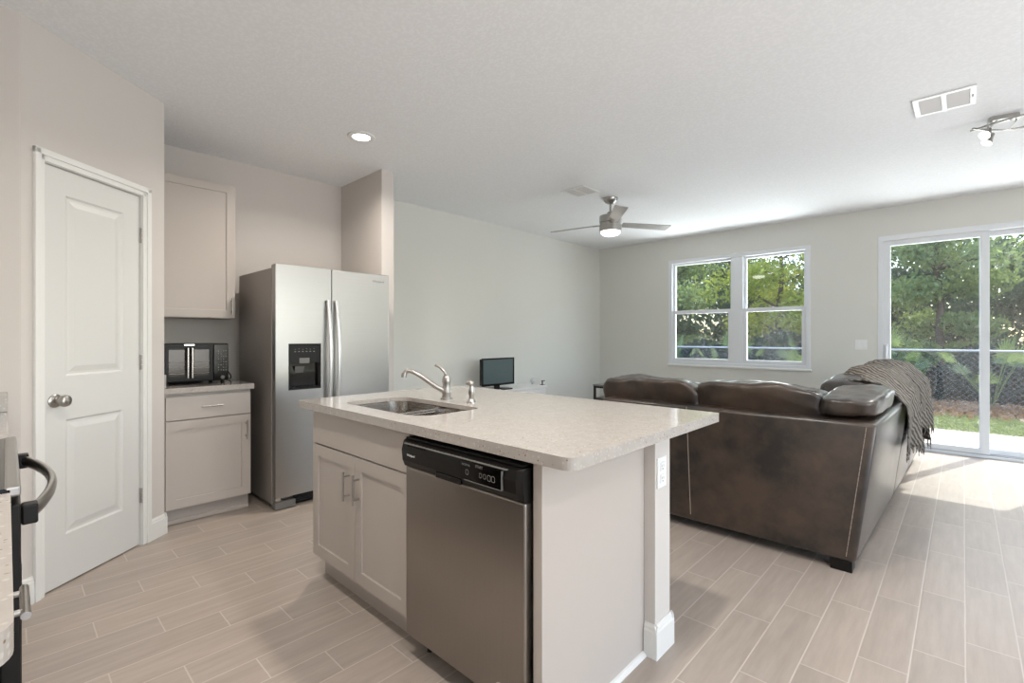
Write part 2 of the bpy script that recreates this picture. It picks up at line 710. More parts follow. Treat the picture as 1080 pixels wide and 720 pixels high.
# far wall with window and slider openings
WX0, WX1, WZ0, WZ1 = -3.26, -1.39, 0.84, 2.408
DX0, DX1, DZ1 = -0.715, 1.07, 2.41
w = MB()
w.box(XL, WX0, YF, YF + .15, 0, H).box(WX0, WX1, YF, YF + .15, 0, WZ0).box(WX0, WX1, YF, YF + .15, WZ1, H)
w.box(WX1, DX0, YF, YF + .15, 0, H).box(DX0, DX1, YF, YF + .15, DZ1, H).box(DX1, XR, YF, YF + .15, 0, H)
struct(w, 'wall_far', 'wall_living')
# unseen right and back walls, their openings added to admit fill light, and the kitchen wall behind the range
YR = -3.5
w = MB()
w.box(XR, XR + .1, YR, -1.6, 0, H).box(XR, XR + .1, 6.0, YF, 0, H).box(XR, XR + .1, -1.6, 6.0, 0, .15).box(XR, XR + .1, -1.6, 6.0, 2.66, H)
struct(w, 'wall_right', 'wall')
w = MB()
w.box(1.25, 1.4, YR - .1, YR, 0, H).box(5.05, XR, YR - .1, YR, 0, H).box(1.4, 5.05, YR - .1, YR, 0, .10).box(1.4, 5.05, YR - .1, YR, 2.68, H)
struct(w, 'wall_back', 'wall')
struct(MB().box(-3.15, 1.25, YB - .1, YB, 0, H), 'wall_range', 'wall')
struct(MB().box(1.15, 1.25, YR, YB - .1, 0, H), 'wall_hall', 'wall')
struct(MB().box(-3.25, -3.15, YB, 0.045, 0, H), 'wall_range_side', 'wall')
# fin wall beside the fridge
struct(MB().box(XL, -3.745, 2.283, 2.407, 0, H), 'wall_fridge_side', 'wall')
# pantry: angled wall with the door, and its return beside the recess
P0 = Vector((-3.15, 0.045, 0))
P1 = Vector((-3.70, 0.69, 0))
pd = (P1 - P0).normalized()
pn = Vector((pd.y, -pd.x, 0))
PL = (P1 - P0).length
PM = frame(P0, pd, (0, 0, 1), pn)
DS0, DS1, DTOP = 0.103, 0.672, 2.092
w = MB()
w.box(0, DS0 - .012, 0, H, -.11, 0, Mx=PM).box(DS1 + .012, PL, 0, H, -.11, 0, Mx=PM).box(DS0 - .012, DS1 + .012, DTOP + .012, H, -.11, 0, Mx=PM)
struct(w, 'wall_pantry', 'wall')
struct(MB().box(XL, -3.70, 0.59, 0.69, 0, H), 'wall_recess_side', 'wall')

# pantry door
d2 = MB()
prof = [(0.010, -0.007), (0.022, -0.007), (0.050, -0.001)]
W2 = DS1 - DS0
d2.panel_front(W2, DTOP - .008, .035, [(0.118, W2 - 0.115, 0.245, 0.825), (0.118, W2 - 0.115, 1.045, 1.958)], prof,
               Mx=PM @ Matrix.Translation((DS0, 0.008, -0.012)))
door = struct(d2, 'door_1', 'door')
tag(door, 'white two-panel pantry door in the angled wall', 'door')
# knob: rosette, neck and ball
kb = MB()
KM = PM @ Matrix.Translation((DS0 + 0.062, 0.935, -0.012))
kb.lathe([(0.0, 0), (0.033, 0.001), (0.033, 0.006), (0.026, 0.011), (0.013, 0.014), (0.011, 0.032), (0.017, 0.037), (0.027, 0.045),
          (0.0295, 0.055), (0.027, 0.066), (0.018, 0.073), (0.0, 0.075)], 28, KM, cap=False)
kb.build('door_knob', 'nickel', door, 40)
for hz in (0.30, 1.10, 1.86):
    hg = MB()
    hg.box(W2 + DS0 - .004, W2 + DS0 + .012, hz - .045, hz + .045, -.012, -.004, .001, Mx=PM)
    for k in range(3):
        c = PM @ Vector((W2 + DS0 + .004, hz - .045 + k * .03, 0.0))
        hg.cyl(c + Vector((0, 0, .001)), c + Vector((0, 0, .028)), .006, 10)
    hg.build('hinge', 'nickel', door, 40)
lp = MB().box(DS0 - .0105, DS0 - .002, .90, .97, -.03, -.008, .0008, Mx=PM)
lp.build('strike_plate', 'dark_metal', door)

# casing + jamb
cs = MB()


def casing_piece(mb, s0, s1, z0, z1, inner, vertical=True):
    # stepped casing: thick outer band, thinner inner band
    if vertical:
        if inner == 'right':
            mb.box(s0, s0 + (s1 - s0) * .55, z0, z1, 0, .018, .003, PM)
            mb.box(s0 + (s1 - s0) * .5, s1, z0, z1, 0, .011, .003, PM)
        else:
            mb.box(s0 + (s1 - s0) * .45, s1, z0, z1, 0, .018, .003, PM)
            mb.box(s0, s0 + (s1 - s0) * .5, z0, z1, 0, .011, .003, PM)
    else:
        mb.box(s0, s1, z0 + (z1 - z0) * .45, z1, 0, .018, .003, PM)
        mb.box(s0 + .02, s1 - .02, z0, z0 + (z1 - z0) * .5, 0, .011, .003, PM)


casing_piece(cs, DS0 - .053, DS0 - .003, 0, DTOP + .06, 'right')
casing_piece(cs, DS1 + .003, DS1 + .058, 0, DTOP + .06, 'left')
casing_piece(cs, DS0 - .053, DS1 + .058, DTOP + .005, DTOP + .062, 'x', False)
cs.box(DS0 - .0115, DS0 - .003, 0, DTOP + .011, -.11, 0, Mx=PM)
cs.box(DS1 + .003, DS1 + .0115, 0, DTOP + .011, -.11, 0, Mx=PM)
cs.box(DS0 - .01, DS1 + .01, DTOP + .003, DTOP + .0115, -.11, 0, Mx=PM)
struct(cs, 'trim_1', 'trim')
struct(MB().box(DS0 - .01, DS1 + .01, 0.0, DTOP, -.108, -.06, Mx=PM), 'door_shade_slab', 'dark')  # added dark slab standing in for the shade behind the pantry door


def baseboard(mb, a, b, normal, h=.13, t=.014):
    a, b = Vector((*a, 0)), Vector((*b, 0))
    L = (b - a).length
    m = frame(a, (b - a).normalized(), normal, (0, 0, 1))
    prof = [(0.0005, 0), (t, 0), (t, h * .78), (t * .75, h * .83), (t * .7, h * .9), (t * .4, h * .97), (t * .35, h), (0.0005, h)]
    vs, fs = [], []
    n = len(prof)
    for s in (0, L):
        for w_, z_ in prof:
            vs.append((s, w_, z_))
    fs = [tuple(range(n)), tuple(range(2 * n - 1, n - 1, -1))] + [(i, n + i, n + (i + 1) % n, (i + 1) % n) for i in range(n)]
    mb.raw(vs, fs, m)


bb = MB()
e = P0 + pd * 0.002
baseboard(bb, (P0.x, P0.y), tuple((P0 + pd * (DS0 - .055))[:2]), pn)
baseboard(bb, tuple((P0 + pd * (DS1 + .06))[:2]), tuple((P0 + pd * (PL + .010))[:2]), pn)
baseboard(bb, (-3.688, 0.69), (-3.83, 0.69), (0, 1, 0))
struct(bb, 'baseboard_pantry', 'trim')
bb = MB()
baseboard(bb, (XL, 2.407), (XL, YF), (1, 0, 0))
struct(bb, 'baseboard_left', 'trim')
bb = MB()
baseboard(bb, (XL + .015, YF), (DX0 - .01, YF), (0, -1, 0))
baseboard(bb, (DX1 + .01, YF), (XR, YF), (0, -1, 0))
struct(bb, 'baseboard_far', 'trim')
bb = MB()
baseboard(bb, (XL + .015, 2.407), (-3.745, 2.407), (0, 1, 0))
baseboard(bb, (-3.745, 2.283), (-3.745, 2.421), (1, 0, 0))
struct(bb, 'baseboard_fridge', 'trim')


# ------------------------------------------------------------------ window (far wall)
def ring(mb, x0, x1, z0, z1, y0, y1, t, bev=.003, tb=None, tt=None):
    tb = t if tb is None else tb
    tt = t if tt is None else tt
    mb.box(x0, x0 + t, y0, y1, z0, z1, bev).box(x1 - t, x1, y0, y1, z0, z1, bev)
    mb.box(x0 + t * .9, x1 - t * .9, y0, y1, z0, z0 + tb, bev).box(x0 + t * .9, x1 - t * .9, y0, y1, z1 - tt, z1, bev)


wroot = thing('window_1', 'white twin single-hung window in the far wall above the sofa', 'window', (-2.325, YF + .06, WZ0))
wroot['kind'] = 'structure'
fm = MB()
ring(fm, WX0, WX1, WZ0, WZ1, YF - .004, YF + .13, .052, tb=.045, tt=.05)
fm.box(-2.342, -2.195, YF + .004, YF + .13, WZ0 + .02, WZ1 - .02, .003)
fm.build('window_frame', 'vinyl', wroot)
for (a, b) in ((WX0 + .052, -2.342), (-2.195, WX1 - .052)):
    up = MB()
    ring(up, a, b, 1.60, WZ1 - .05, YF + .055, YF + .10, .032, tb=.045, tt=.03)
    so = up.build('upper_sash', 'vinyl', wroot)
    MB().box(a + .03, b - .03, YF + .074, YF + .080, 1.64, WZ1 - .075).build('pane', 'glass', so)
    lo = MB()
    ring(lo, a, b, WZ0 + .045, 1.645, YF + .012, YF + .054, .048, tb=.052, tt=.05)
    so = lo.build('lower_sash', 'vinyl', wroot)
    MB().box(a + .046, b - .046, YF + .030, YF + .036, WZ0 + .09, 1.60).build('pane', 'glass', so)
    lk = MB().box((a + b) / 2 - .035, (a + b) / 2 + .035, YF + .002, YF + .013, 1.632, 1.646, .002)
    lk.cyl(((a + b) / 2, YF + .008, 1.646), ((a + b) / 2, YF + .008, 1.655), .010, 12)
    lk.build('sash_lock', 'vinyl', so)
struct(MB().box(WX0 - .012, WX1 + .012, YF - .028, YF - .001, WZ0 - .022, WZ0 + .004, .004), 'trim_3', 'trim')

# ------------------------------------------------------------------ sliding glass door
sroot = thing('door_2', 'white-framed sliding glass patio door at the right of the far wall', 'door', (0.18, YF + .06, 0))
sroot['kind'] = 'structure'
fm = MB()
ring(fm, DX0, DX1, 0.0005, DZ1, YF - .006, YF + .14, .045, tb=.03, tt=.06)
fm.build('door_frame', 'vinyl', sroot)
for (a, b, y0, nm) in ((DX0 + .045, .20, YF + .01, 'sliding_panel'), (.125, DX1 - .045, YF + .07, 'fixed_panel')):
    pm_ = MB()
    ring(pm_, a, b, .032, DZ1 - .058, y0, y0 + .045, .068, tb=.062, tt=.06)
    po = pm_.build(nm, 'vinyl', sroot)
    MB().box(a + .064, b - .064, y0 + .018, y0 + .026, .09, DZ1 - .115).build('pane', 'glass', po)
    if nm == 'sliding_panel':
        hd = MB().box(a + .018, a + .048, y0 - .010, y0 - .0005, .95, 1.17, .003)
        hd.tube([(a + .033, y0 - .008, .975), (a + .033, y0 - .035, .99), (a + .033, y0 - .042, 1.06), (a + .033, y0 - .035, 1.13), (a + .033, y0 - .008, 1.145)], .008, 8)
        hd.build('pull_handle', 'vinyl', po, 40)
tr = MB().box(DX0 + .045, DX1 - .045, YF + .002, YF + .008, .030, .042).box(DX0 + .045, DX1 - .045, YF + .058, YF + .064, .030, .042)
tr.build('track', 'galv', sroot)

# frames of the added fill-light openings in the unseen right and back walls
w3 = MB()
for yy in (-1.57, .3, 2.2, 4.1, 5.97):
    w3.box(XR + .02, XR + .08, yy - .03, yy + .03, .15, 2.66, .003)
w3.box(XR + .02, XR + .08, -1.6, 6.0, .15, .21).box(XR + .02, XR + .08, -1.6, 6.0, 2.60, 2.66)
struct(w3, 'fill_opening_right', 'vinyl')
w3 = MB()
for xx in (1.43, 3.2, 5.02):
    w3.box(xx - .03, xx + .03, YR - .08, YR - .02, .10, 2.68, .003)
w3.box(1.4, 5.05, YR - .08, YR - .02, .10, .16).box(1.4, 5.05, YR - .08, YR - .02, 2.62, 2.68)
struct(w3, 'fill_opening_back', 'vinyl')

# ------------------------------------------------------------------ island
TOP = 0.914
UND = 0.876
# knee wall behind the island cabinets with its baseboard
KX = -0.872
struct(MB().box(-2.50, KX, 1.735, 1.862, 0, UND - .001), 'wall_island', 'wall')
bb = MB()
baseboard(bb, (KX, 1.7215), (KX, 1.8755), (1, 0, 0))
baseboard(bb, (-.914, 1.735), (KX + .0134, 1.735), (0, -1, 0))
baseboard(bb, (KX + .0134, 1.862), (-2.50, 1.862), (0, 1, 0))
struct(bb, 'baseboard_island', 'trim')


def bar_pull(mb, p, axis, length, out, r=.0055, stand=.032):
    """straight bar handle with two posts; p centre on the surface, axis along the bar, out = outward normal"""
    p, axis, out = Vector(p), Vector(axis), Vector(out)
    c = p + out * stand
    mb.cyl(c - axis * length / 2, c + axis * length / 2, r, 14)
    for s in (-1, 1):
        q = p + axis * s * length * .33
        mb.cyl(q, q + out * stand, r * .8, 10)
    return mb


SHAKER = [(0.0012, -0.0075)]


def shaker(W, Hh, T, Mx, stile=.058):
    return MB().panel_front(W, Hh, T, [(stile, W - stile, stile, Hh - stile)], SHAKER, Mx)


YI = 1.10   # island door faces
sb = thing('sink_base_cabinet', 'greige two-door sink base cabinet in the island left of the dishwasher', 'cabinet', (-2.03, 1.40, 0))
c = MB()
c.box(-2.468, -1.602, YI + .021, 1.733, .118, UND - .13).box(-2.468, -2.45, YI + .021, 1.733, UND - .13, UND - .002)
c.box(-1.62, -1.602, YI + .021, 1.733, UND - .13, UND - .002).box(-2.45, -1.62, 1.71, 1.733, UND - .13, UND - .002).box(-2.45, -1.62, YI + .021, YI + .06, UND - .13, UND - .002)
c.build('carcass', 'cabinet', sb)
MB().box(-2.468, -1.602, 1.165, 1.733, 0.0, .118).build('toe_kick', 'cabinet', sb)
FI = lambda x, z: frame((x, YI, z), (1, 0, 0), (0, 0, 1), (0, -1, 0))
MB().box(-2.468, -1.600, YI, YI + .02, .705, .868, .0015).build('false_drawer_front', 'cabinet', sb)
for k, (a, b) in enumerate(((-2.468, -2.038), (-2.034, -1.600))):
    dr = shaker(b - a, .698 - .125, .02, FI(a, .125)).build('door', 'cabinet', sb)
    hx = b - .045 if k == 0 else a + .040
    bar_pull(MB(), (hx, YI, .56), (0, 0, 1), .135, (0, -1, 0)).build('handle', 'nickel', dr, 40)

# end panel
ep = thing('end_panel', 'greige end panel of the island beside the dishwasher', 'cabinet panel', (-.935, 1.42, 0))
MB().box(-.952, -.917, YI + .002, 1.733, 0.0, UND - .002, .0015).build('panel', 'cabinet', ep)
sh = MB()
n = 6
pts = [(0, 0)] + [(.017 * math.cos(PI / 2 * i / n), .017 * math.sin(PI / 2 * i / n)) for i in range(n + 1)]
sh.prism(pts, 0, 1.72 - YI - .002, Mx=frame((-.917, YI + .002, 0), (1, 0, 0), (0, 0, 1), (0, 1, 0)))
sh.build('shoe_moulding', 'trim', ep)

# dishwasher
DW0, DW1 = -1.594, -.960
YD = 1.078
dw = thing('dishwasher', 'stainless dishwasher with black control panel under the island worktop', 'dishwasher', (-1.277, 1.40, 0))
MB().box(DW0 + .008, DW1 - .008, YD + .045, 1.68, .10, .868).build('tub', 'dark', dw)
for lx in (DW0 + .05, DW1 - .05):
    for ly in (1.16, 1.62):
        MB().cyl((lx, ly, 0), (lx, ly, .10), .012, 10).build('foot', 'dark_metal', dw)
MB().box(DW0 + .02, DW1 - .02, 1.175, 1.19, .012, .10).build('kick_plate', 'dark', dw)
MB().box(DW0, DW1 - .004, YD, YD + .044, .088, .744, .006).build('door_panel', 'steel_x', dw)
FD = lambda x, z: frame((x, YD, z), (1, 0, 0), (0, 0, 1), (0, -1, 0))
# control panel: bowed profile extruded along x
cpz = [(0.0, .746), (-.012, .752), (-.022, .775), (-.026, .815), (-.018, .846), (.002, .852), (.045, .852), (.045, .746)]
vs, fs = [], []
xsn = [DW0 - .002, DW0 + .012, DW1 - .02, DW1 - .002]
ins = [0.35, 1.0, 1.0, 0.35]
for xx, k in zip(xsn, ins):
    for yy, zz in cpz:
        vs.append((xx, YD + (yy * k if yy < 0 else yy), zz))
nn = len(cpz)
for s in range(3):
    fs += [(s * nn + i, s * nn + (i + 1) % nn, (s + 1) * nn + (i + 1) % nn, (s + 1) * nn + i) for i in range(nn)]
fs += [tuple(range(nn)), tuple(range(4 * nn - 1, 3 * nn - 1, -1))]
cp = MB().raw(vs, fs).build('control_panel', 'black', dw)
MB().box(DW0 + .01, DW1 - .01, YD - .005, YD + .04, .853, .861, .002).build('vent_strip', 'dark', cp)
yf = YD - .0275
MB().box(DW1 - .27, DW1 - .075, yf - .0012, yf + .012, .776, .838, .001).build('display_window', 'black_gloss', cp)
bz = MB()
bz.box(DW0 + .03, DW1 - .055, yf - .0005, yf + .01, .841, .8435).box(DW1 - .077, DW1 - .074, yf - .0022, yf + .01, .776, .836).box(DW1 - .25, DW1 - .077, yf - .0022, yf + .01, .774, .7765)
bz.build('bezel_line', 'mark_grey', cp)
pk = MB().box(DW0 + .22, DW0 + .355, YD - .024, YD + .004, .748, .770, .004)
pk.build('pocket_handle', 'black_gloss', cp)
vt = MB()
for k in range(9):
    vt.box(DW0 + .05 + k * .012, DW0 + .058 + k * .012, yf + .002, yf + .011, .833, .839)
vt.build('vent_slots', 'black_gloss', cp)
text_mesh('brand_lettering', 'Whirlpool', .012, frame((DW0 + .05, yf - .0008, .801), (1, 0, 0), (0, 0, 1), (0, -1, 0)), 'mark', cp)
text_mesh('display_lettering', 'NORMAL', .010, frame((DW1 - .262, yf - .002, .826), (1, 0, 0), (0, 0, 1), (0, -1, 0)), 'mark_grey', cp)
text_mesh('display_lettering', 'START', .012, frame((DW1 - .195, yf - .002, .829), (1, 0, 0), (0, 0, 1), (0, -1, 0)), 'mark_grey', cp)
for (bx, bz_, r) in ((DW1 - .235, .803, .009), (DW1 - .170, .804, .008), (DW1 - .151, .804, .008), (DW1 - .130, .803, .010), (DW1 - .112, .803, .010)):
    m_ = frame((bx, yf - .0012, bz_), (1, 0, 0), (0, 0, 1), (0, -1, 0))
    pts_o = rounded_rect(-r * .8, r * .8, -r, r, r * .5, 4)
    pts_i = [(x * .72, y * .78) for x, y in pts_o]
    N = len(pts_o)
    MB().raw([(x, y, .0012) for x, y in pts_o] + [(x, y, .0012) for x, y in pts_i], [(i, (i + 1) % N, N + (i + 1) % N, N + i) for i in range(N)], m_).build('button', 'mark_grey', cp)
stk = MB().lathe([(0.0, 0), (.034, 0), (.034, .001), (0, .0012)], 28, frame((DW1 - .105, YD - .0002, .118), (1, 0, 0), (0, 0, 1), (0, -1, 0)), cap=False)
so_ = stk.build('round_badge', 'mark', dw)
bl = MB()
for k in range(7):
    zz = -.024 + k * .008
    ww = math.sqrt(.032 ** 2 - zz ** 2) * .8
    bl.box(-ww, ww, zz - .0012, zz + .0012, .0012, .0016, Mx=frame((DW1 - .105, YD - .0003, .118), (.9, 0, .43), (-.43, 0, .9), (0, -1, 0)))
bl.build('badge_print', 'mark_grey', so_)
MB().box(DW1 + .0005, DW1 + .006, YD + .03, YD + .08, .12, .28, .001).build('mounting_bracket', 'dark_metal', dw)

# worktop with sink cut-out
SX0, SX1, SY0, SY1 = -2.33, -1.655, 1.185, 1.545
outer = rounded_rect(-2.58, -.785, 1.07, 2.175, [.035, .012, .012, .012], 6)
hole = rounded_rect(SX0, SX1, SY0, SY1, [.11, .05, .10, .08], 8)


ZS = TOP - .022    # underside of the slab inside its thicker edge


def slab_with_hole(name, outer, inner, hole, mat, bev=.003):
    mb = MB()
    bm = mb.bm

    def loop(pts, z):
        vs = [bm.verts.new((x, y, z)) for x, y in pts]
        return vs

    def edges(vs):
        out = []
        for i in range(len(vs)):
            e = bm.edges.get((vs[i], vs[(i + 1) % len(vs)]))
            out.append(e or bm.edges.new((vs[i], vs[(i + 1) % len(vs)])))
        return out

    def wall(p, q):
        n = len(p)
        for i in range(n):
            bm.faces.new((p[i], p[(i + 1) % n], q[(i + 1) % n], q[i]))
    ot, ob, ib, iu = loop(outer, TOP), loop(outer, UND), loop(inner, UND), loop(inner, ZS)
    ht, hu = loop(hole, TOP), loop(hole, ZS)
    for p, q in ((ot, ob), (ob, ib), (ib, iu), (ht, hu)):
        wall(p, q)
    bmesh.ops.triangle_fill(bm, use_beauty=True, use_dissolve=False, edges=edges(ot) + edges(ht))
    bmesh.ops.triangle_fill(bm, use_beauty=True, use_dissolve=False, edges=edges(iu) + edges(hu))
    o = mb.build(name, mat)
    md = o.modifiers.new('bevel', 'BEVEL')
    md.width = bev
    md.segments = 2
    md.limit_method = 'ANGLE'
    md.angle_limit = math.radians(50)
    return o


iw = slab_with_hole('island_worktop', outer, rounded_rect(-2.553, -.812, 1.092, 2.148, [.02, .012, .012, .012], 6), hole, 'quartz')
tag(iw, 'speckled cream quartz worktop covering the island, cut out for the sink', 'worktop')

# sink: two bowls
sk = thing('double_sink', 'undermount stainless double-bowl sink set into the island worktop', 'sink', (-1.99, 1.365, .69))


def bowl(x0, x1, y0, y1, zt, depth, r, name):
    mb = MB()
    rings = []
    for ins, z in ((-.014, zt), (0, zt), (.004, zt - depth * .5), (.010, zt - depth + .03), (.035, zt - depth + .006), (.07, zt - depth)):
        rings.append([(x, y, z) for x, y in rounded_rect(x0 + ins, x1 - ins, y0 + ins, y1 - ins, max(.02, r - ins * .3), 6)])
    N = len(rings[0])
    vs = [p for rg in rings for p in rg]
    fs = []
    for k in range(len(rings) - 1):
        fs += [(k * N + i, k * N + (i + 1) % N, (k + 1) * N + (i + 1) % N, (k + 1) * N + i) for i in range(N)]
    fs.append(tuple(range((len(rings) - 1) * N, len(rings) * N)))
    mb.raw(vs, fs)
    o = mb.build('bowl', 'steel_sink', sk, 50, solid=.0016)
    cx, cy = (x0 + x1) / 2, (y0 + y1) / 2 + .03
    MB().lathe([(.0, .004), (.018, .003), (.036, .003), (.044, .005), (.046, .0015)], 24, Matrix.Translation((cx, cy, zt - depth)), cap=False).build('drain', 'chrome', o, 40)
    return o


bowl(SX0 + .004, -1.935, SY0 + .004, SY1 - .004, ZS - .0025, .17, .085, 'left')
bowl(-1.905, SX1 - .004, SY0 + .004, SY1 - .004, ZS - .0025, .15, .085, 'right')
MB().box(-1.937, -1.903, SY0 + .03, SY1 - .03, ZS - .03, ZS - .006, .006).build('divider', 'steel_sink', sk)

# faucet
fc = thing('kitchen_faucet', 'brushed nickel single-lever faucet standing behind the sink', 'faucet', (-2.028, 1.632, TOP))
fx, fy = -2.028, 1.632
MB().lathe([(0, 0), (.032, 0), (.032, .006), (.027, .011), (.0, .012)], 28, Matrix.Translation((fx, fy, TOP + .0002)), cap=False).build('base', 'nickel', fc, 40)
MB().lathe([(.024, .008), (.023, .03), (.025, .036), (.025, .045), (.021, .052), (.021, .085), (.024, .095), (.023, .112), (.017, .126), (.008, .133), (0, .134)], 28, Matrix.Translation((fx, fy, TOP)), cap=False).build('body', 'nickel', fc, 45)
tipx, tipy = -2.150, 1.452
sp = []
for s, z in ((.05, .045), (.25, .068), (.45, .100), (.65, .131), (.82, .152), (.93, .158), (1.0, .150), (1.02, .135)):
    sp.append((fx + (tipx - fx) * s, fy + (tipy - fy) * s, TOP + z))
so = MB().tube(sp, [.014, .0135, .0125, .0115, .011, .011, .0115, .012], 14).build('spout', 'nickel', fc, 60)
MB().cyl((sp[-1][0], sp[-1][1], sp[-1][2] + .012), (sp[-1][0] - .002, sp[-1][1] - .003, sp[-1][2] - .012), .014, 16).build('aerator', 'nickel', so, 40)
MB().tube([(fx, fy, TOP + .125), (fx - .008, fy - .006, TOP + .148), (fx - .03, fy - .020, TOP + .172), (fx - .052, fy - .036, TOP + .186)], [.010, .008, .0065, .008], 12).build('lever', 'nickel', fc, 60)
# sprayer
sx, sy = -1.833, 1.637
spr = thing('side_sprayer', 'small brushed nickel side sprayer on the worktop right of the faucet', 'sprayer', (sx, sy, TOP))
MB().lathe([(0, 0), (.024, .0002), (.024, .006), (.018, .012), (.014, .022), (.0, .023)], 24, Matrix.Translation((sx, sy, TOP)), cap=False).build('base', 'nickel', spr, 40)
MB().lathe([(.011, .02), (.012, .035), (.016, .055), (.015, .07), (.010, .085), (.011, .09)], 24, Matrix.Translation((sx, sy, TOP))).build('stem', 'nickel', spr, 40)
sh_ = MB()
sh_.sphere((sx - .004, sy - .003, TOP + .100), .019, 1, 1, .85)
sh_.cyl((sx - .006, sy - .006, TOP + .100), (sx - .020, sy - .018, TOP + .104), .011, 14)
sh_.build('spray_head', 'nickel', spr, 50)


# outlet on the island post, switch on the far wall
def wall_plate(root_name, label, cat, origin, u, w, W, Hh, kind):
    o = thing(root_name, label, cat, origin)
    m = frame(Vector(origin) + Vector(w) * .0005, u, (0, 0, 1), w)
    MB().box(-W / 2, W / 2, -Hh / 2, Hh / 2, 0, .005, .002, m).build('cover_plate', 'white_plastic', o)
    if kind == 'outlet':
        for s in (-1, 1):
            r = MB().box(-.017, .017, s * .024 - .017, s * .024 + .017, .005, .0075, .002, m).build('socket', 'white_plastic', o)
            sl = MB().box(-.008, -.006, s * .024 - .002, s * .024 + .008, .0074, .0078, Mx=m).box(.006, .008, s * .024 - .002, s * .024 + .007, .0074, .0078, Mx=m)
            sl.box(-.0025, .0025, s * .024 - .012, s * .024 - .007, .0074, .0078, Mx=m)
            sl.build('slots', 'dark', r)
    else:
        for s in (-1, 1):
            MB().box(s * .029 - .017, s * .029 + .017, -.034, .034, .005, .009, .002, m).build('rocker', 'white_plastic', o)
    return o


wall_plate('wall_outlet', 'white outlet on the end post of the island', 'outlet', (KX, 1.785, .715), (0, 1, 0), (1, 0, 0), .075, .12, 'outlet')
wall_plate('light_switch', 'white double rocker switch on the far wall left of the patio door', 'switch', (-.875, YF, 1.16), (1, 0, 0), (0, -1, 0), .118, .118, 'switch')

# ------------------------------------------------------------------ recess: base cabinet, counter, upper cabinet
XC = -3.775
FX = lambda y, z, x=XC: frame((x, y, z), (0, 1, 0), (0, 0, 1), (1, 0, 0))
bc = thing('base_cabinet', 'greige base cabinet with one drawer and one door left of the fridge', 'cabinet', (-4.10, .96, 0))
MB().box(XL + .005, XC - .021, .702, 1.226, .108, UND - .002).build('carcass', 'cabinet', bc)
tk = MB().box(XL + .005, -3.845, .702, 1.226, 0, .108)
tk.box(-3.845, -3.832, .702, 1.228, 0, .028, .004)
tk.build('toe_kick', 'cabinet', bc)
d_ = MB().box(XC - .02, XC, .712, 1.222, .700, .853, .0015).build('drawer', 'cabinet', bc)
bar_pull(MB(), (XC, .972, .780), (0, 1, 0), .125, (1, 0, 0)).build('handle', 'nickel', d_, 40)
d_ = shaker(.51, .693 - .115, .02, FX(.712, .115)).build('door', 'cabinet', bc)
bar_pull(MB(), (XC, 1.190, .585), (0, 0, 1), .135, (1, 0, 0)).build('handle', 'nickel', d_, 40)
rc = MB()
rc.box(XL + .003, -3.752, .693, 1.240, UND, TOP, .003)
rw = rc.build('recess_worktop', 'quartz')
tag(rw, 'short speckled quartz worktop under the toaster oven beside the fridge', 'worktop')
bs = MB().box(XL + .003, XL + .022, .714, 1.240, TOP + .0005, 1.005, .002).box(XL + .003, -3.765, .693, .713, TOP + .0005, 1.005, .002).build('backsplash', 'quartz', rw)

uc = thing('wall_cabinet', 'tall greige one-door wall cabinet hanging above the toaster oven', 'cabinet', (-4.3, .97, 1.395))
XU = -4.155
MB().box(XL + .002, XU - .021, .695, 1.236, 1.395, 2.432).box(XU - .045, XU - .021, .695, .72, 1.395, 2.432).build('carcass', 'cabinet', uc)
d_ = shaker(1.232 - .722, 2.428 - 1.40, .02, FX(.722, 1.40, XU)).build('door', 'cabinet', uc)
bar_pull(MB(), (XU, 1.205, 1.49), (0, 0, 1), .125, (1, 0, 0)).build('handle', 'nickel', d_, 40)

# toaster oven with french doors
XO = -3.94
to = thing('toaster_oven', 'black french-door toaster oven on the recess worktop', 'toaster oven', (-4.13, .93, TOP))
MB().box(-4.33, XO - .012, .735, 1.128, TOP + .022, 1.205, .008).build('body', 'black', to)
for yy in (.76, 1.10):
    for xx in (-4.30, -3.99):
        MB().cyl((xx, yy, TOP + .0005), (xx, yy, TOP + .024), .013, 12).build('foot', 'black', to)
for k, (a, b) in enumerate(((.738, .878), (.882, 1.025))):
    dd = MB()
    z0, z1 = .955, 1.185
    t_ = .022
    dd.box(XO - .011, XO, a, a + t_, z0, z1, .002).box(XO - .011, XO, b - t_, b, z0, z1, .002).box(XO - .011, XO, a + t_ * .9, b - t_ * .9, z0, z0 + t_, .002).box(XO - .011, XO, a + t_ * .9, b - t_ * .9, z1 - t_, z1, .002)
    do = dd.build('door', 'black', to)
    MB().box(XO - .009, XO - .006, a + t_ * .9, b - t_ * .9, z0 + t_ * .9, z1 - t_ * .9).build('window', 'dark_glass', do)
    rk = MB()
    for zz in (1.035, 1.075, .995):
        rk.cyl((XO - .004, a + t_, zz), (XO - .004, b - t_, zz), .0022, 8)
    rk.build('rack', 'nickel', do)
    hy = b - .011 if k == 0 else a + .011
    hh = MB().cyl((XO + .028, hy, .965), (XO + .028, hy, 1.175), .007, 14)
    for zz in (.975, 1.165):
        hh.cyl((XO, hy, zz), (XO + .028, hy, zz), .005, 10)
    hh.build('handle', 'chrome', do, 40)
cpn = MB().box(XO - .011, XO, 1.030, 1.125, .935, 1.197, .003).build('control_panel', 'black_gloss', to)
for r_ in range(8):
    for c_ in range(4):
        if (r_ * 3 + c_) % 7 == 5:
            continue
        yy = 1.060 + c_ * .016
        zz = 1.15 - r_ * .020
        MB().box(XO, XO + .0012, yy - .0035, yy + .0035, zz - .0042, zz + .0042).build('button', 'mark_grey', cpn)
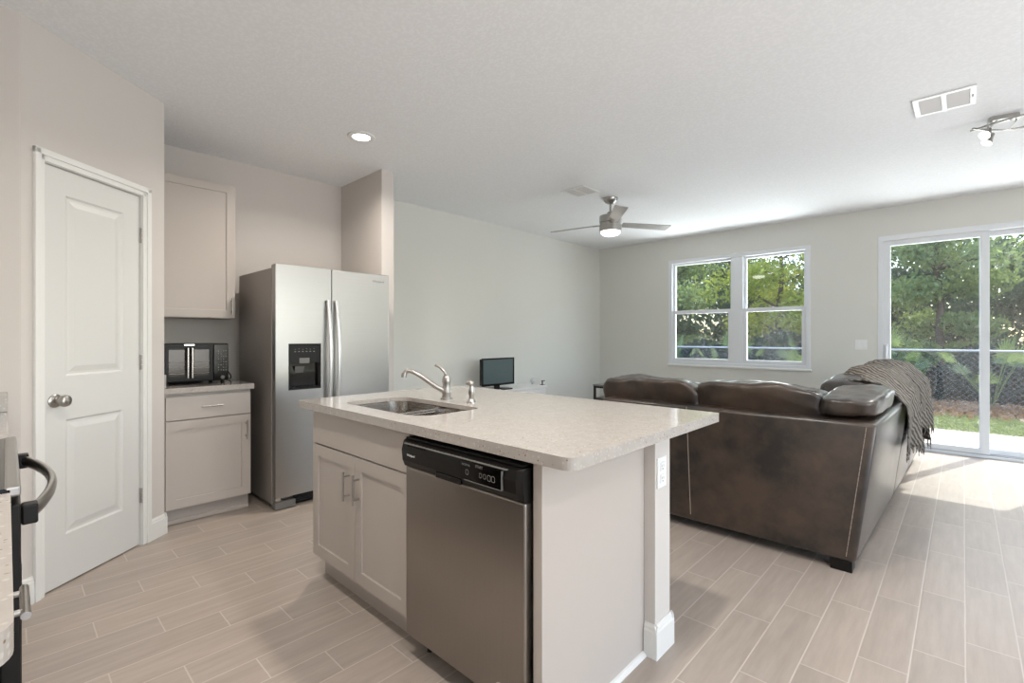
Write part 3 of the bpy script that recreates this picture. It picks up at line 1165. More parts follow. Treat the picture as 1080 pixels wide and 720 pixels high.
MB().lathe([(.013, 0), (.013, .012), (.010, .015), (0, .016)], 20, frame((XO, 1.085, .958), (0, 1, 0), (0, 0, 1), (1, 0, 0)), cap=False).build('dial', 'mark_grey', cpn, 40)
MB().box(XO - .008, XO + .001, .848, .912, 1.189, 1.201, .002).build('badge', 'chrome', to)
MB().tube([(-4.2, 1.128, 1.0), (-4.18, 1.155, 1.0), (-4.17, 1.185, .985), (-4.17, 1.205, .955), (-4.19, 1.215, .93), (-4.25, 1.22, .922), (-4.36, 1.22, .922)], .0045, 8).build('power_cord', 'black', to, 60)

# ------------------------------------------------------------------ fridge
FY0, FY1, FG = 1.318, 2.250, 1.736
XFD = -3.57
fr = thing('refrigerator', 'stainless side-by-side refrigerator with a black ice and water dispenser', 'refrigerator', (-3.97, 1.784, 0))
MB().box(-4.345, -3.640, FY0, FY1, .035, 1.755, .006).build('body', 'fridge_side', fr)
for yy in (FY0 + .07, FY1 - .07):
    for xx in (-4.28, -3.70):
        MB().cyl((xx, yy, 0), (xx, yy, .04), .022, 12).build('foot', 'dark_metal', fr)
for (a, b, nm) in ((FY0 + .002, FG - .003, 'freezer_door'), (FG + .003, FY1 - .002, 'fridge_door')):
    db = MB()
    if nm == 'freezer_door':
        # front skin with a dispenser recess
        dy0, dy1, dz0, dz1 = 1.414, 1.648, .866, 1.198
        m = frame((XFD, a, .092), (0, 1, 0), (0, 0, 1), (1, 0, 0))
        db.panel_front(b - a, 1.776 - .092, .062, [(dy0 - a, dy1 - a, dz0 - .092, dz1 - .092)], [(.001, -.002), (.004, -.045)], m)
    else:
        db.box(XFD - .062, XFD, a, b, .092, 1.776, .006)
    do = db.build(nm, 'steel', fr)
    if nm == 'freezer_door':
        dm = MB()
        dm.box(XFD - .044, XFD - .040, dy0 + .005, dy1 - .005, dz0 + .005, dz1 - .005)
        dp = dm.build('dispenser', 'black_gloss', do)
        bzr = MB()
        ring_t = .006
        bzr.box(XFD - .004, XFD + .002, dy0 - .004, dy0 + ring_t, dz0 - .004, dz1 + .004, .0015).box(XFD - .004, XFD + .002, dy1 - ring_t, dy1 + .004, dz0 - .004, dz1 + .004, .0015)
        bzr.box(XFD - .004, XFD + .002, dy0, dy1, dz0 - .004, dz0 + ring_t, .0015).box(XFD - .004, XFD + .002, dy0, dy1, dz1 - ring_t, dz1 + .004, .0015)
        bzr.build('dispenser_bezel', 'black', do)
        cpf = MB().box(XFD - .04, XFD - .003, dy0 + .006, dy1 - .006, 1.058, dz1 - .006, .002).build('dispenser_control', 'black', do)
        ic = MB()
        for k in range(6):
            yy = dy0 + .045 + k * .028
            ic.box(XFD - .0034, XFD - .0024, yy - .006, yy + .006, 1.140, 1.146).box(XFD - .0034, XFD - .0024, yy - .004, yy + .004, 1.158 + (k % 2) * .004, 1.161 + (k % 2) * .004)
        ic.build('control_icons', 'mark_grey', cpf)
        MB().box(XFD - .0034, XFD + .001, dy0 + .075, dy0 + .150, 1.055, 1.095, .002).build('water_spout', 'mark_grey', cpf)
        pd_ = MB()
        pd_.raw([(XFD - .040, dy0 + .055, .985), (XFD - .040, dy0 + .12, .985), (XFD - .014, dy0 + .12, 1.03), (XFD - .014, dy0 + .05, 1.03),
                 (XFD - .044, dy0 + .055, .985), (XFD - .044, dy0 + .12, .985), (XFD - .02, dy0 + .12, 1.034), (XFD - .02, dy0 + .05, 1.034)],
                [(0, 1, 2, 3), (7, 6, 5, 4), (0, 4, 5, 1), (1, 5, 6, 2), (2, 6, 7, 3), (3, 7, 4, 0)])
        pd_.build('dispenser_paddle', 'mark_grey', do)
        dt = MB().box(XFD - .040, XFD - .006, dy0 + .008, dy1 - .008, dz0 + .006, dz0 + .014)
        for k in range(7):
            dt.box(XFD - .038, XFD - .008, dy0 + .02 + k * .03, dy0 + .026 + k * .03, dz0 + .014, dz0 + .018)
        dt.build('drip_tray', 'black', do)
    # bowed flat handle
    hy = FG - .034 if nm == 'freezer_door' else FG + .034
    pts = []
    for i in range(17):
        s = i / 16
        z = .62 + s * .91
        pts.append((XFD + .020 + .045 * math.sin(PI * s), hy, z))
    pts = [(XFD - .002, hy, .622)] + pts + [(XFD - .002, hy, 1.528)]
    MB().tube(pts, .0165, 12, flat=.55, up=(1, 0, 0)).build('handle', 'satin', do, 60)
text_mesh('brand_lettering', 'Whirlpool', .026, frame((XFD + .0004, FY1 - .16, 1.715), (0, 1, 0), (0, 0, 1), (1, 0, 0)), 'mark_grey', do)
for yy in (FY0 + .05, FY1 - .05):
    MB().box(-3.70, -3.60, yy - .03, yy + .03, 1.7565, 1.782, .004).build('hinge_cover', 'grey_plastic', fr)
gr = MB().box(-3.66, -3.632, FY0 + .15, FY1 - .15, .018, .085)
for k in range(4):
    gr.box(-3.632, -3.618, FY0 + .15, FY1 - .15, .022 + k * .016, .030 + k * .016, .001)
gr.build('base_grille', 'dark_metal', fr)
for (a, b) in ((FY0 + .004, FY0 + .15), (FY1 - .15, FY1 - .004)):
    MB().box(-3.66, -3.585, a, b, .006, .058, .004).build('foot_cover', 'grey_plastic', fr)
    MB().box(-3.64, -3.60, a + .01, a + .045, .059, .088, .003).build('door_hinge', 'chrome', fr)

# ------------------------------------------------------------------ left kitchen run (range seen side-on)
rg = thing('kitchen_range', 'slide-in electric range at the left edge with black oven door and bowed steel handle', 'range', (-1.88, -.30, 0))
RX0, RX1 = -2.262, -1.500
MB().box(RX0, RX1, YB + .01, -.012, .03, .905).build('body', 'black', rg)
for xx in (RX0 + .05, RX1 - .05):
    for yy in (YB + .08, -.08):
        MB().cyl((xx, yy, 0), (xx, yy, .03), .018, 10).build('foot', 'dark_metal', rg)
MB().box(RX0, RX1, YB + .01, .008, .9055, .922, .003).build('cooktop', 'black_gloss', rg)
MB().box(RX0, RX1, -.004, .022, .902, .925, .005).build('front_trim', 'steel', rg)
od = MB().box(RX0 + .004, RX1 - .004, -.011, .022, .215, .884, .004).build('oven_door', 'black', rg)
MB().box(RX0 + .10, RX1 - .10, .0222, .0245, .33, .72, .001).build('oven_window', 'black_gloss', od)
hp = []
for i in range(21):
    s = i / 20
    hp.append((RX0 + .05 + s * (RX1 - RX0 - .10), .036 + .052 * math.sin(PI * s) ** .8, .850))
MB().tube(hp, .010, 12, flat=1.7, up=(0, 0, 1)).build('handle', 'nickel', od, 60)
for xx in (RX0 + .05, RX1 - .05):
    MB().box(xx - .02, xx + .02, .0225, .050, .828, .872, .004).build('handle_bracket', 'black', od)
MB().box(RX0 + .004, RX1 - .004, -.011, .020, .045, .205, .004).build('storage_drawer', 'black', rg)

nb = thing('drawer_cabinet', 'greige drawer base cabinet beside the range at the left edge', 'cabinet', (-1.15, -.33, 0))
MB().box(-1.492, -.815, YB + .005, -.035, .108, UND - .002).build('carcass', 'cabinet', nb)
MB().box(-1.492, -.815, YB + .005, -.10, 0, .108).build('toe_kick', 'cabinet', nb)
for (z0, z1) in ((.705, .865), (.41, .70), (.115, .405)):
    d_ = MB().box(-1.488, -.819, -.0345, -.0145, z0, z1, .0015).build('drawer', 'cabinet', nb)
    bar_pull(MB(), (-1.155, -.0145, (z0 + z1) / 2 + (.018 if z1 > .8 else .06)), (1, 0, 0), .125, (0, 1, 0), .0065, .036).build('handle', 'nickel', d_, 40)
nw = MB().prism(rounded_rect(-1.497, -.775, YB + .004, .006, [.01, .05, .004, .004], 8), UND, TOP).build('range_worktop', 'quartz')
tag(nw, 'quartz worktop corner nearest the camera at the left edge', 'worktop')
cb = thing('corner_base_cabinet', 'greige base cabinet between the range and the pantry corner', 'cabinet', (-2.70, -.33, 0))
MB().box(-3.145, -2.270, YB + .005, -.035, .108, UND - .002).build('carcass', 'cabinet', cb)
MB().box(-3.145, -2.270, YB + .005, -.10, 0, .108).build('toe_kick', 'cabinet', cb)
shaker(.86, .73, .02, frame((-2.274, -.0145, .115), (-1, 0, 0), (0, 0, 1), (0, 1, 0))).build('door', 'cabinet', cb)
cw = MB().box(-3.146, -2.266, YB + .004, .004, UND, TOP, .003).build('corner_worktop', 'quartz')
tag(cw, 'quartz worktop with upstand between the range and the pantry wall', 'worktop')
MB().box(-3.146, -3.126, YB + .03, .004, TOP + .0005, 1.003, .002).build('backsplash', 'quartz', cw)


# ------------------------------------------------------------------ sectional sofa
def side_x(y, z):
    """outer face of the sofa's long side: leans outwards with height, and the whole side is set very slightly askew"""
    return -.408 + (z - .06) * .125 + .020 * (y - 3.06)


def puffy(x0, x1, y0, y1, z0, z1, n=14, pw=4.0, wr=.010, seed=0, sag=.0, shear=None):
    mb = MB()
    bmesh.ops.create_cube(mb.bm, size=2.0)
    bmesh.ops.subdivide_edges(mb.bm, edges=mb.bm.edges[:], cuts=n, use_grid_fill=True)
    cx, cy, cz = (x0 + x1) / 2, (y0 + y1) / 2, (z0 + z1) / 2
    hx, hy, hz = (x1 - x0) / 2, (y1 - y0) / 2, (z1 - z0) / 2
    for v in mb.bm.verts:
        p = v.co.copy()
        l = (abs(p.x) ** pw + abs(p.y) ** pw + abs(p.z) ** pw) ** (1 / pw)
        q = p / l
        w_ = Vector((cx + q.x * hx, cy + q.y * hy, cz + q.z * hz))
        nz = noise.noise(w_ * 5 + Vector((seed, 0, 0))) * wr * 1.6 + noise.noise(w_ * 16 + Vector((0, seed, 0))) * wr * .7
        w_ += Vector((q.x, q.y, q.z)) * nz
        if q.z > 0:
            lng = q.x if hx > hy else q.y
            w_.z -= sag * (lng ** 2) * q.z
        if shear:
            w_ = shear(w_)
        v.co = w_
    return mb


sf = thing('sectional_sofa', 'dark brown leather corner sofa with its back to the island', 'sofa', (-1.1, 4.2, 0))
YS = 3.052


def skew(x, y, z):
    return (x, y, z)


# the back and the first length of the long side are one upholstered L
mb = MB()
Lp = [(-1.955, YS), (0, YS), (0, 4.52), (-.60, 4.52), (-.60, YS + .20), (-1.955, YS + .20)]
mb.prism(Lp, .06, .802)
for v in mb.bm.verts:
    if abs(v.co.x) < 1e-6:
        v.co.x = side_x(v.co.y, v.co.z)
bmesh.ops.bevel(mb.bm, geom=mb.bm.edges[:], offset=.022, segments=3, profile=.5, affect='EDGES')
mb.build('back_frame', 'leather', sf, 40)
for a, b in ((4.535, 5.50), (5.515, 6.42)):
    mb = MB()
    bmesh.ops.create_cube(mb.bm, size=1.0)
    for v in mb.bm.verts:
        v.co = Vector(((v.co.x + .5), a + (v.co.y + .5) * (b - a), .06 + (v.co.z + .5) * .742))
    for v in mb.bm.verts:
        v.co.x = -.60 if v.co.x < .5 else side_x(v.co.y, v.co.z)
    bmesh.ops.bevel(mb.bm, geom=mb.bm.edges[:], offset=.022, segments=3, profile=.5, affect='EDGES')
    mb.build('side_frame', 'leather', sf, 40)
# seat bases
MB().box(-1.95, -.62, YS + .205, YS + .95, .06, .28, .015).build('seat_base', 'leather', sf)
MB().box(-1.35, -.605, YS + .955, 6.40, .06, .28, .015).build('seat_base', 'leather', sf)
# seat cushions
for k, (a, b) in enumerate(((-1.94, -1.29), (-1.285, -.63))):
    puffy(a, b, YS + .22, YS + .97, .283, .47, 10, 6, .006, k).build('seat_cushion', 'leather', sf, 60)
for k, (a, b) in enumerate(((YS + .975, 4.78), (4.785, 5.55), (5.555, 6.38))):
    puffy(-1.36, -.63, a, b, .283, .47, 10, 6, .006, k + 5).build('seat_cushion', 'leather', sf, 60)
# left arm
MB().box(-2.02, -1.958, YS + .02, YS + .95, .06, .62, .02, seg=3).build('arm', 'leather', sf, 40)
# back cushions: short side leaning on the back frame
lean = lambda w_: Vector((w_.x, w_.y - (w_.z - .47) * .22, w_.z))
for k, (a, b, top, sg) in enumerate(((-2.03, -1.30, .955, .03), (-1.315, -.575, .965, .025))):
    o = puffy(a, b, YS + .20, YS + .47, .475, top, 20, 9, .014, 3 + k * 7, sg, lean).build('back_cushion', 'leather', sf, 60)
    pp = MB()
    pts = []
    for i in range(15):
        s = i / 14
        zz = top - sg * (2 * s - 1) ** 2 * .9 - .012
        xx = a + .04 + (b - a - .08) * s
        pts.append((xx, YS + .225 - (zz - .47) * .22 + .035, zz + .002))
    pp.tube(pts, .005, 8).build('piping', 'leather', o, 60)
# long-side cushions leaning over the side frame
leanx = lambda w_: Vector((w_.x + (w_.z - .47) * .20 + .020 * (w_.y - 3.06), w_.y, w_.z))
for k, (a, b, top) in enumerate(((3.13, 3.98, .945), (4.0, 4.90, .965), (4.92, 5.66, .965), (5.68, 6.36, .93))):
    puffy(-.69 if k == 0 else -.86, -.405 if k == 0 else -.50, a, b, .806 if k == 0 else .475, top, 20, 5 if k == 0 else 8, .012, 31 + k * 5, .03, leanx).build('back_cushion', 'leather', sf, 60)
# stitched seams on the back
st = MB()
for i in range(24):
    z0 = .10 + i * .029
    xs = -1.30 - (z0 - .45) * .04
    st.tube([(xs, YS - .0012, z0), (xs - .0008, YS - .0012, z0 + .028)], .0024, 6)
st.build('seam_stitching', 'stitch', sf)
st = MB()
for i in range(24):
    z0 = .09 + i * .029
    xs = side_x(3.06, z0) - .045
    st.tube([(xs, YS - .0012, z0), (xs + .003, YS - .0012, z0 + .026)], .0018, 6)
st.build('seam_stitching', 'stitch', sf)
for (lx, ly) in ((-.47, YS + .06), (-1.90, YS + .06), (-.46, 4.36), (-.45, 4.66), (-.42, 6.32), (-1.28, 6.32), (-1.90, YS + .88), (-1.25, 4.4)):
    MB().box(lx - .055, lx + .045, ly - .045, ly + .045, 0, .062, .004).build('leg', 'black', sf)


# throw blanket over the long side
def blanket():
    nu, nv = 110, 76
    path = []   # (x offset relative to outer top edge, z) from inside, over the cushion, down the outside
    inner = [(-.50, .64), (-.47, .78), (-.43, .90), (-.34, .985), (-.22, 1.005), (-.12, .985), (-.04, .91), (.012, .84)]

    def prof(s, zb):
        # s 0..1 along the cloth
        pts = inner + [(.016, .74), (.006, .60), (-.006, zb)]
        seg = [0]
        for i in range(1, len(pts)):
            seg.append(seg[-1] + math.hypot(pts[i][0] - pts[i - 1][0], pts[i][1] - pts[i - 1][1]))
        d = s * seg[-1]
        for i in range(1, len(pts)):
            if d <= seg[i] or i == len(pts) - 1:
                f = (d - seg[i - 1]) / max(1e-6, seg[i] - seg[i - 1])
                return pts[i - 1][0] + (pts[i][0] - pts[i - 1][0]) * f, pts[i - 1][1] + (pts[i][1] - pts[i - 1][1]) * f
    vs = []
    for i in range(nu + 1):
        u = i / nu
        zb = .43 + .06 * u + .04 * math.sin(u * 9) + (.10 if .34 < u < .48 else 0)
        for j in range(nv + 1):
            s = j / nv
            x, z = prof(s, zb)
            # the cloth gathers where it hangs
            out = max(0, (s - .55) / .45)
            y = 4.08 + u * 1.78 + .22 * out * (1 - u) + .05 * out
            w1 = math.sin(u * 25 + s * 3.0 + 1.5 * math.sin(u * 6 + 1))
            w2 = math.sin(u * 61 + s * 5 + 2.0 * math.sin(u * 11))
            fold = (w1 * .75 + w2 * .5) * (.026 + .034 * out) + noise.noise(Vector((u * 8, s * 6, 2))) * .03
            top = 1 - out
            xe = side_x(min(max(y, 3.1), 6.4), .8)
            if u < .16:
                z -= .045 * (1 - u / .16) * (1 - out)
            crest = .0 - .05 * max(0, (abs(u - .52) * 2) ** 2 - .25)
            vs.append((xe + x + .012 + max(-.004, fold * (.3 + .7 * out)) * (.25 + .75 * out) + .004 * out, y, z + (fold + .022) * top * .9 + crest * top))
    fs = []
    for i in range(nu):
        for j in range(nv):
            a = i * (nv + 1) + j
            fs.append((a, a + 1, a + nv + 2, a + nv + 1))
    o = MB().raw(vs, fs).build('throw_blanket', 'knit', None, 70, solid=.009)
    tag(o, 'grey-brown knitted throw with fringe draped over the sofa back', 'blanket')
    fr_ = MB()
    for i in range(0, nu + 1):
        b = Vector(vs[i * (nv + 1) + nv])
        for q in range(2):
            dy = (q - .5) * .012
            L = .045 + random.random() * .03
            fr_.tube([b + Vector((0, dy, .006)), b + Vector((.004 * random.uniform(-1, 1), dy + .008 * random.uniform(-1, 1), -L * .5)),
                      b + Vector((.006 * random.uniform(-1, 1), dy + .014 * random.uniform(-1, 1), -L))], [.0045, .0035, .002], 5)
    # fringe at the far edge
    for j in range(44, nv + 1, 1):
        b = Vector(vs[nu * (nv + 1) + j])
        L = .05 + random.random() * .04
        fr_.tube([b + Vector((0, -.004, 0)), b + Vector((.012, .02, -L * .4)), b + Vector((.014 + .01 * random.random(), .03 + .01 * random.random(), -L))], [.0055, .0045, .0025], 5)
    f = fr_.build('fringe', 'knit', o, 60)
    f['kind'] = 'stuff'


blanket()

# ------------------------------------------------------------------ console, screen and small things by the left wall
co = thing('media_console', 'low white console table against the left wall behind the island', 'console table', (-4.24, 4.2, 0))
CX0, CX1, CY0, CY1, CT = -4.46, -4.02, 3.52, 4.95, .612
MB().box(CX0, CX1, CY0, CY1, CT - .03, CT, .004).build('top', 'white_lacquer', co)
MB().box(CX0 + .01, CX1 - .015, CY0 + .03, CY1 - .03, .13, CT - .0305).build('carcass', 'white_lacquer', co)
for k in range(2):
    a = CY0 + .04 + k * .68
    d_ = MB().box(CX1 - .0145, CX1 + .002, a, a + .665, .145, CT - .045, .002).build('door', 'white_lacquer', co)
    MB().sphere((CX1 + .012, a + (.62 if k == 0 else .045), .40), .011).build('knob', 'nickel', d_, 60)
for xx in (CX0 + .05, CX1 - .06):
    for yy in (CY0 + .07, CY1 - .07):
        MB().box(xx - .02, xx + .02, yy - .02, yy + .02, 0, .13, .003).build('leg', 'white_lacquer', co)

tv = thing('television', 'small black flat-screen television on the white console', 'television', (-4.20, 4.19, CT))
txc = -4.20
TY0, TY1, TZ0, TZ1 = 3.915, 4.478, .652, .992
bz = MB()
bt_ = .018
bz.box(txc - .005, txc + .012, TY0, TY0 + bt_, TZ0, TZ1, .003).box(txc - .005, txc + .012, TY1 - bt_, TY1, TZ0, TZ1, .003)
bz.box(txc - .005, txc + .012, TY0 + bt_ * .8, TY1 - bt_ * .8, TZ0, TZ0 + .026, .003).box(txc - .005, txc + .012, TY0 + bt_ * .8, TY1 - bt_ * .8, TZ1 - bt_, TZ1, .003)
bz.build('bezel', 'black_gloss', tv)
MB().box(txc - .05, txc - .0055, TY0 + .01, TY1 - .01, TZ0 + .01, TZ1 - .01, .008).build('housing', 'black', tv)
MB().box(txc - .004, txc + .006, TY0 + bt_ * .8, TY1 - bt_ * .8, TZ0 + .024, TZ1 - bt_ * .8).build('screen', 'screen', tv)
MB().box(txc - .04, txc - .012, 4.16, 4.24, CT + .012, TZ0 + .02, .004).build('neck', 'black', tv)
MB().lathe([(0, 0), (.13, .0), (.13, .006), (.06, .014), (0, .016)], 32, Matrix.Translation((txc, 4.2, CT + .0005)) @ Matrix.Diagonal((.8, 1.25, 1, 1)), cap=False).build('stand', 'black_gloss', tv, 40)
rm = MB().box(-4.06, -4.02, 4.10, 4.27, CT + .0005, CT + .016, .004)
rmo = rm.build('remote_control', 'black')
tag(rmo, 'black remote lying on the console in front of the television', 'remote control')
ba = thing('round_ornament', 'small grey ball-shaped ornament on the right end of the console', 'ornament', (-4.24, 4.92, CT))
MB().sphere((-4.24, 4.90, CT + .048), .036).build('ball', 'satin', ba, 60)
MB().lathe([(.022, 0), (.02, .012), (.012, .016)], 20, Matrix.Translation((-4.24, 4.90, CT + .0003))).build('stand', 'chrome', ba, 40)
hk = MB()
hk.box(-4.105, -4.055, 4.885, 4.935, CT + .0003, CT + .006, .001)
hk.cyl((-4.08, 4.91, CT + .005), (-4.08, 4.91, CT + .055), .008, 12)
hk.box(-4.09, -4.07, 4.90, 4.955, CT + .05, CT + .060, .002)
hko = hk.build('headphone_stand', 'dark_metal')
tag(hko, 'small dark hook-shaped stand at the front corner of the console', 'stand')

# metal frame side table left of the sofa
st_ = thing('side_table', 'small black metal frame side table left of the sofa arm', 'side table', (-2.9, 4.6, 0))
tx0, tx1, ty0, ty1, tz = -3.30, -2.85, 4.95, 5.40, .655
for xx in (tx0, tx1 - .025):
    for yy in (ty0, ty1 - .025):
        MB().box(xx, xx + .025, yy, yy + .025, 0, tz, .002).build('leg', 'dark_metal', st_)
for zz in (tz - .025, .48):
    rr = MB()
    rr.box(tx0 + .025, tx1 - .025, ty0, ty0 + .02, zz, zz + .022).box(tx0 + .025, tx1 - .025, ty1 - .02, ty1, zz, zz + .022)
    rr.box(tx0, tx0 + .02, ty0 + .025, ty1 - .025, zz, zz + .022).box(tx1 - .02, tx1, ty0 + .025, ty1 - .025, zz, zz + .022)
    rr.build('rail', 'dark_metal', st_)
MB().box(tx0 - .005, tx1 + .005, ty0 - .005, ty1 + .005, tz + .0005, tz + .018, .003).build('top', 'grey_plastic', st_)
MB().box(tx0 + .02, tx1 - .02, ty0 + .02, ty1 - .02, .503, .513).build('shelf', 'grey_plastic', st_)

# ------------------------------------------------------------------ ceiling fixtures
fan = thing('ceiling_fan', 'brushed nickel three-blade ceiling fan with a lit lamp', 'ceiling fan', (-2.75, 4.45, H))
T = Matrix.Translation((-2.75, 4.45, 0))
MB().lathe([(.078, H - .0005), (.078, H - .012), (.060, H - .045), (.028, H - .062), (.0, H - .063)], 32, T, cap=False).build('canopy', 'nickel', fan, 40)
MB().cyl((-2.75, 4.45, 2.575), (-2.75, 4.45, H - .055), .0125, 16).build('downrod', 'nickel', fan, 40)
MB().lathe([(.020, 2.60), (.034, 2.59), (.040, 2.565), (.045, 2.552)], 28, T).build('collar', 'nickel', fan, 40)
MB().lathe([(.0, 2.553), (.105, 2.552), (.117, 2.545), (.117, 2.475), (.110, 2.472), (.110, 2.452), (.117, 2.449), (.117, 2.385), (.108, 2.380), (.0, 2.379)], 40, T, cap=False).build('motor_housing', 'nickel', fan, 40)
MB().lathe([(.104, 2.380), (.100, 2.362), (.080, 2.346), (.045, 2.336), (0, 2.333)], 36, T, cap=False).build('lamp_shade', 'lamp', fan, 60)
for ang in (190, 310, 58):
    a = math.radians(ang)
    m = T @ Matrix.Translation((0, 0, 2.462)) @ Matrix.Rotation(a, 4, 'Z') @ Matrix.Rotation(math.radians(-11), 4, 'X')
    bl = MB()
    pts = [(.13, -.050), (.30, -.058), (.69, -.064), (.70, -.058), (.70, .058), (.69, .064), (.30, .058), (.13, .050)]
    bl.prism(pts, -.004, .004, m)
    bo = bl.build('blade', 'blade' if 'blade' in M else 'grey_plastic', fan)
    ar = MB().box(.095, .20, -.020, .020, -.010, -.004, .002, m)
    ar.build('blade_iron', 'nickel', bo)


def recessed(loc, label, group=None):
    o = thing('recessed_light', label, 'ceiling light', loc, group)
    t_ = Matrix.Translation(loc)
    MB().lathe([(.062, -.001), (.066, -.007), (.095, -.005), (.098, -.0004)], 36, t_, cap=False).build('trim_ring', 'white_plastic', o, 50, solid=.002)
    MB().lathe([(0, -.004), (.063, -.004), (.063, -.001)], 32, t_, cap=False).build('lens', 'lamp_white', o)
    return o


can_and_fill_locs = [(-3.252, 1.811, H), (-1.55, .45, H), (-.75, 1.75, H), (.9, .5, H)]  # first is the real can; the others are added, unseen fill lamps
for i, c in enumerate(can_and_fill_locs):
    if i == 0:
        recessed(c, 'round recessed downlight in the ceiling near the refrigerator')
    area('can_and_fill_lamp', (c[0], c[1], H - .012), (0, 0, -1), .12, .12, 15, WARM, disk=True, spread=math.radians(150))


def vent(cx, cy, wx, wy, label, lever=True):
    o = thing('air_vent', label, 'air vent', (cx, cy, H))
    fr_ = MB()
    z0, z1 = H - .009, H - .0005
    t_ = .030
    fr_.box(cx - wx / 2, cx - wx / 2 + t_, cy - wy / 2, cy + wy / 2, z0, z1, .003).box(cx + wx / 2 - t_, cx + wx / 2, cy - wy / 2, cy + wy / 2, z0, z1, .003)
    fr_.box(cx - wx / 2 + t_ * .8, cx + wx / 2 - t_ * .8, cy - wy / 2, cy - wy / 2 + t_, z0, z1, .003).box(cx - wx / 2 + t_ * .8, cx + wx / 2 - t_ * .8, cy + wy / 2 - t_, cy + wy / 2, z0, z1, .003)
    fr_.box(cx - .012, cx + .012, cy - wy / 2 + t_ * .8, cy + wy / 2 - t_ * .8, z0, z1, .002)
    fo = fr_.build('vent_frame', 'white_plastic', o)
    MB().box(cx - wx / 2 + .01, cx + wx / 2 - .01, cy - wy / 2 + .01, cy + wy / 2 - .01, H - .002, H - .0005).build('slot_shade_plate', 'vent_back', o)  # grey plate painted as the shade between the louvres
    for s in (-1, 1):
        lv = MB()
        xa, xb = (cx - wx / 2 + t_, cx - .012) if s < 0 else (cx + .012, cx + wx / 2 - t_)
        k = 0
        yy = cy - wy / 2 + t_ + .006
        while yy < cy + wy / 2 - t_ - .004:
            m = frame((xa, yy, H - .0055), (1, 0, 0), (0, .85, -.5), (0, .5, .85))
            lv.box(0, xb - xa, -.006, .006, -.0008, .0008, Mx=m)
            yy += .0125
        lv.build('louvres', 'white_plastic', o)
    if lever:
        MB().box(cx + wx / 2 - .020, cx + wx / 2 - .012, cy - .02, cy + .012, z0 - .006, z0 + .001, .001).build('lever', 'grey_plastic', fo)


vent(-.087, 4.07, .295, .31, 'white rectangular ceiling vent near the track light')
vent(-2.84, 4.02, .28, .29, 'white ceiling vent above the ceiling fan', False)

# track light at the right edge
tk_ = thing('track_light', 'brushed nickel wave-bar spotlight on the ceiling at the right edge', 'ceiling light', (.20, 4.62, H))
TL = Matrix.Translation((.20, 4.62, 0)) @ Matrix.Rotation(math.radians(12), 4, 'Z')


def tl(p):
    return TL @ Vector(p)


pl = MB()
pl.prism(rounded_rect(-.075, .075, -.035, .035, .02, 5), H - .028, H - .0005, TL)
pl.build('canopy', 'nickel', tk_, 40)
ps = MB()
for xx in (-.035, .035):
    ps.cyl(tl((xx, 0, H - .034)), tl((xx, 0, H - .027)), .008, 12)
ps.build('canopy_screws', 'dark_metal', tk_, 40)
for s in (-1, 1):
    pts = []
    for i in range(33):
        q = i / 32 * 2 - 1
        pts.append(tl((.10 + q * .26, s * .13 * math.cos(q * PI * .5 * 1.12), H - .056)))
    MB().tube(pts, .007, 8, flat=1.0).build('wave_bar', 'nickel', tk_, 60)
cn = MB()
for q in (-.06, .06):
    cn.cyl(tl((q, 0, H - .03)), tl((q, 0, H - .054)), .006, 10)
    cn.tube([tl((q, -.12, H - .054)), tl((q, .12, H - .054))], .004, 8)
cn.build('bar_supports', 'nickel', tk_, 40)
heads = [(-.09, -.055, (-.45, -.55, -.62)), (-.045, .075, (-.55, -.25, -.95)), (.25, -.07, (.3, -.6, -.5)), (.29, .05, (.6, .3, -.4))]
for (hx, hy, dr) in heads:
    p = tl((hx, hy, H - .052))
    d = (TL.to_3x3() @ Vector(dr)).normalized()
    hd_ = MB()
    q = p + Vector((0, 0, -.050))
    hd_.tube([p, p + Vector((0, 0, -.03)), q], .005, 8)
    hm = Matrix.Translation(q - d * .02) @ rot_to(d)
    hd_.lathe([(.0, -.006), (.012, -.004), (.014, .012), (.018, .030), (.026, .052), (.031, .070), (.030, .071), (.024, .052)], 24, hm, cap=False)
    ho = hd_.build('spot_head', 'nickel', tk_, 45)
    MB().lathe([(0, .055), (.022, .055), (.028, .069), (.020, .074), (0, .076)], 24, hm, cap=False).build('bulb', 'lamp_white', ho, 60)
for (hx, hy, dr) in heads[:4]:
    p = tl((hx, hy, H - .052))
    d = (TL.to_3x3() @ Vector(dr)).normalized()
    area('spot_lamp', p + Vector((0, 0, -.05)) + d * .065, d, .045, .045, 2.5, (1, .95, .88), disk=True, spread=math.radians(120))
# ------------------------------------------------------------------ outdoors
struct(MB().box(-12, 8, YF + .15, 9.15, -.20, -.06), 'patio', 'paver')
struct(MB().box(-22, 18, 9.15, 40, -.25, -.10), 'ground', 'soil')
struct(MB().box(-22, 18, 9.15, 11.2, -.0999, -.085), 'lawn', 'lawn')


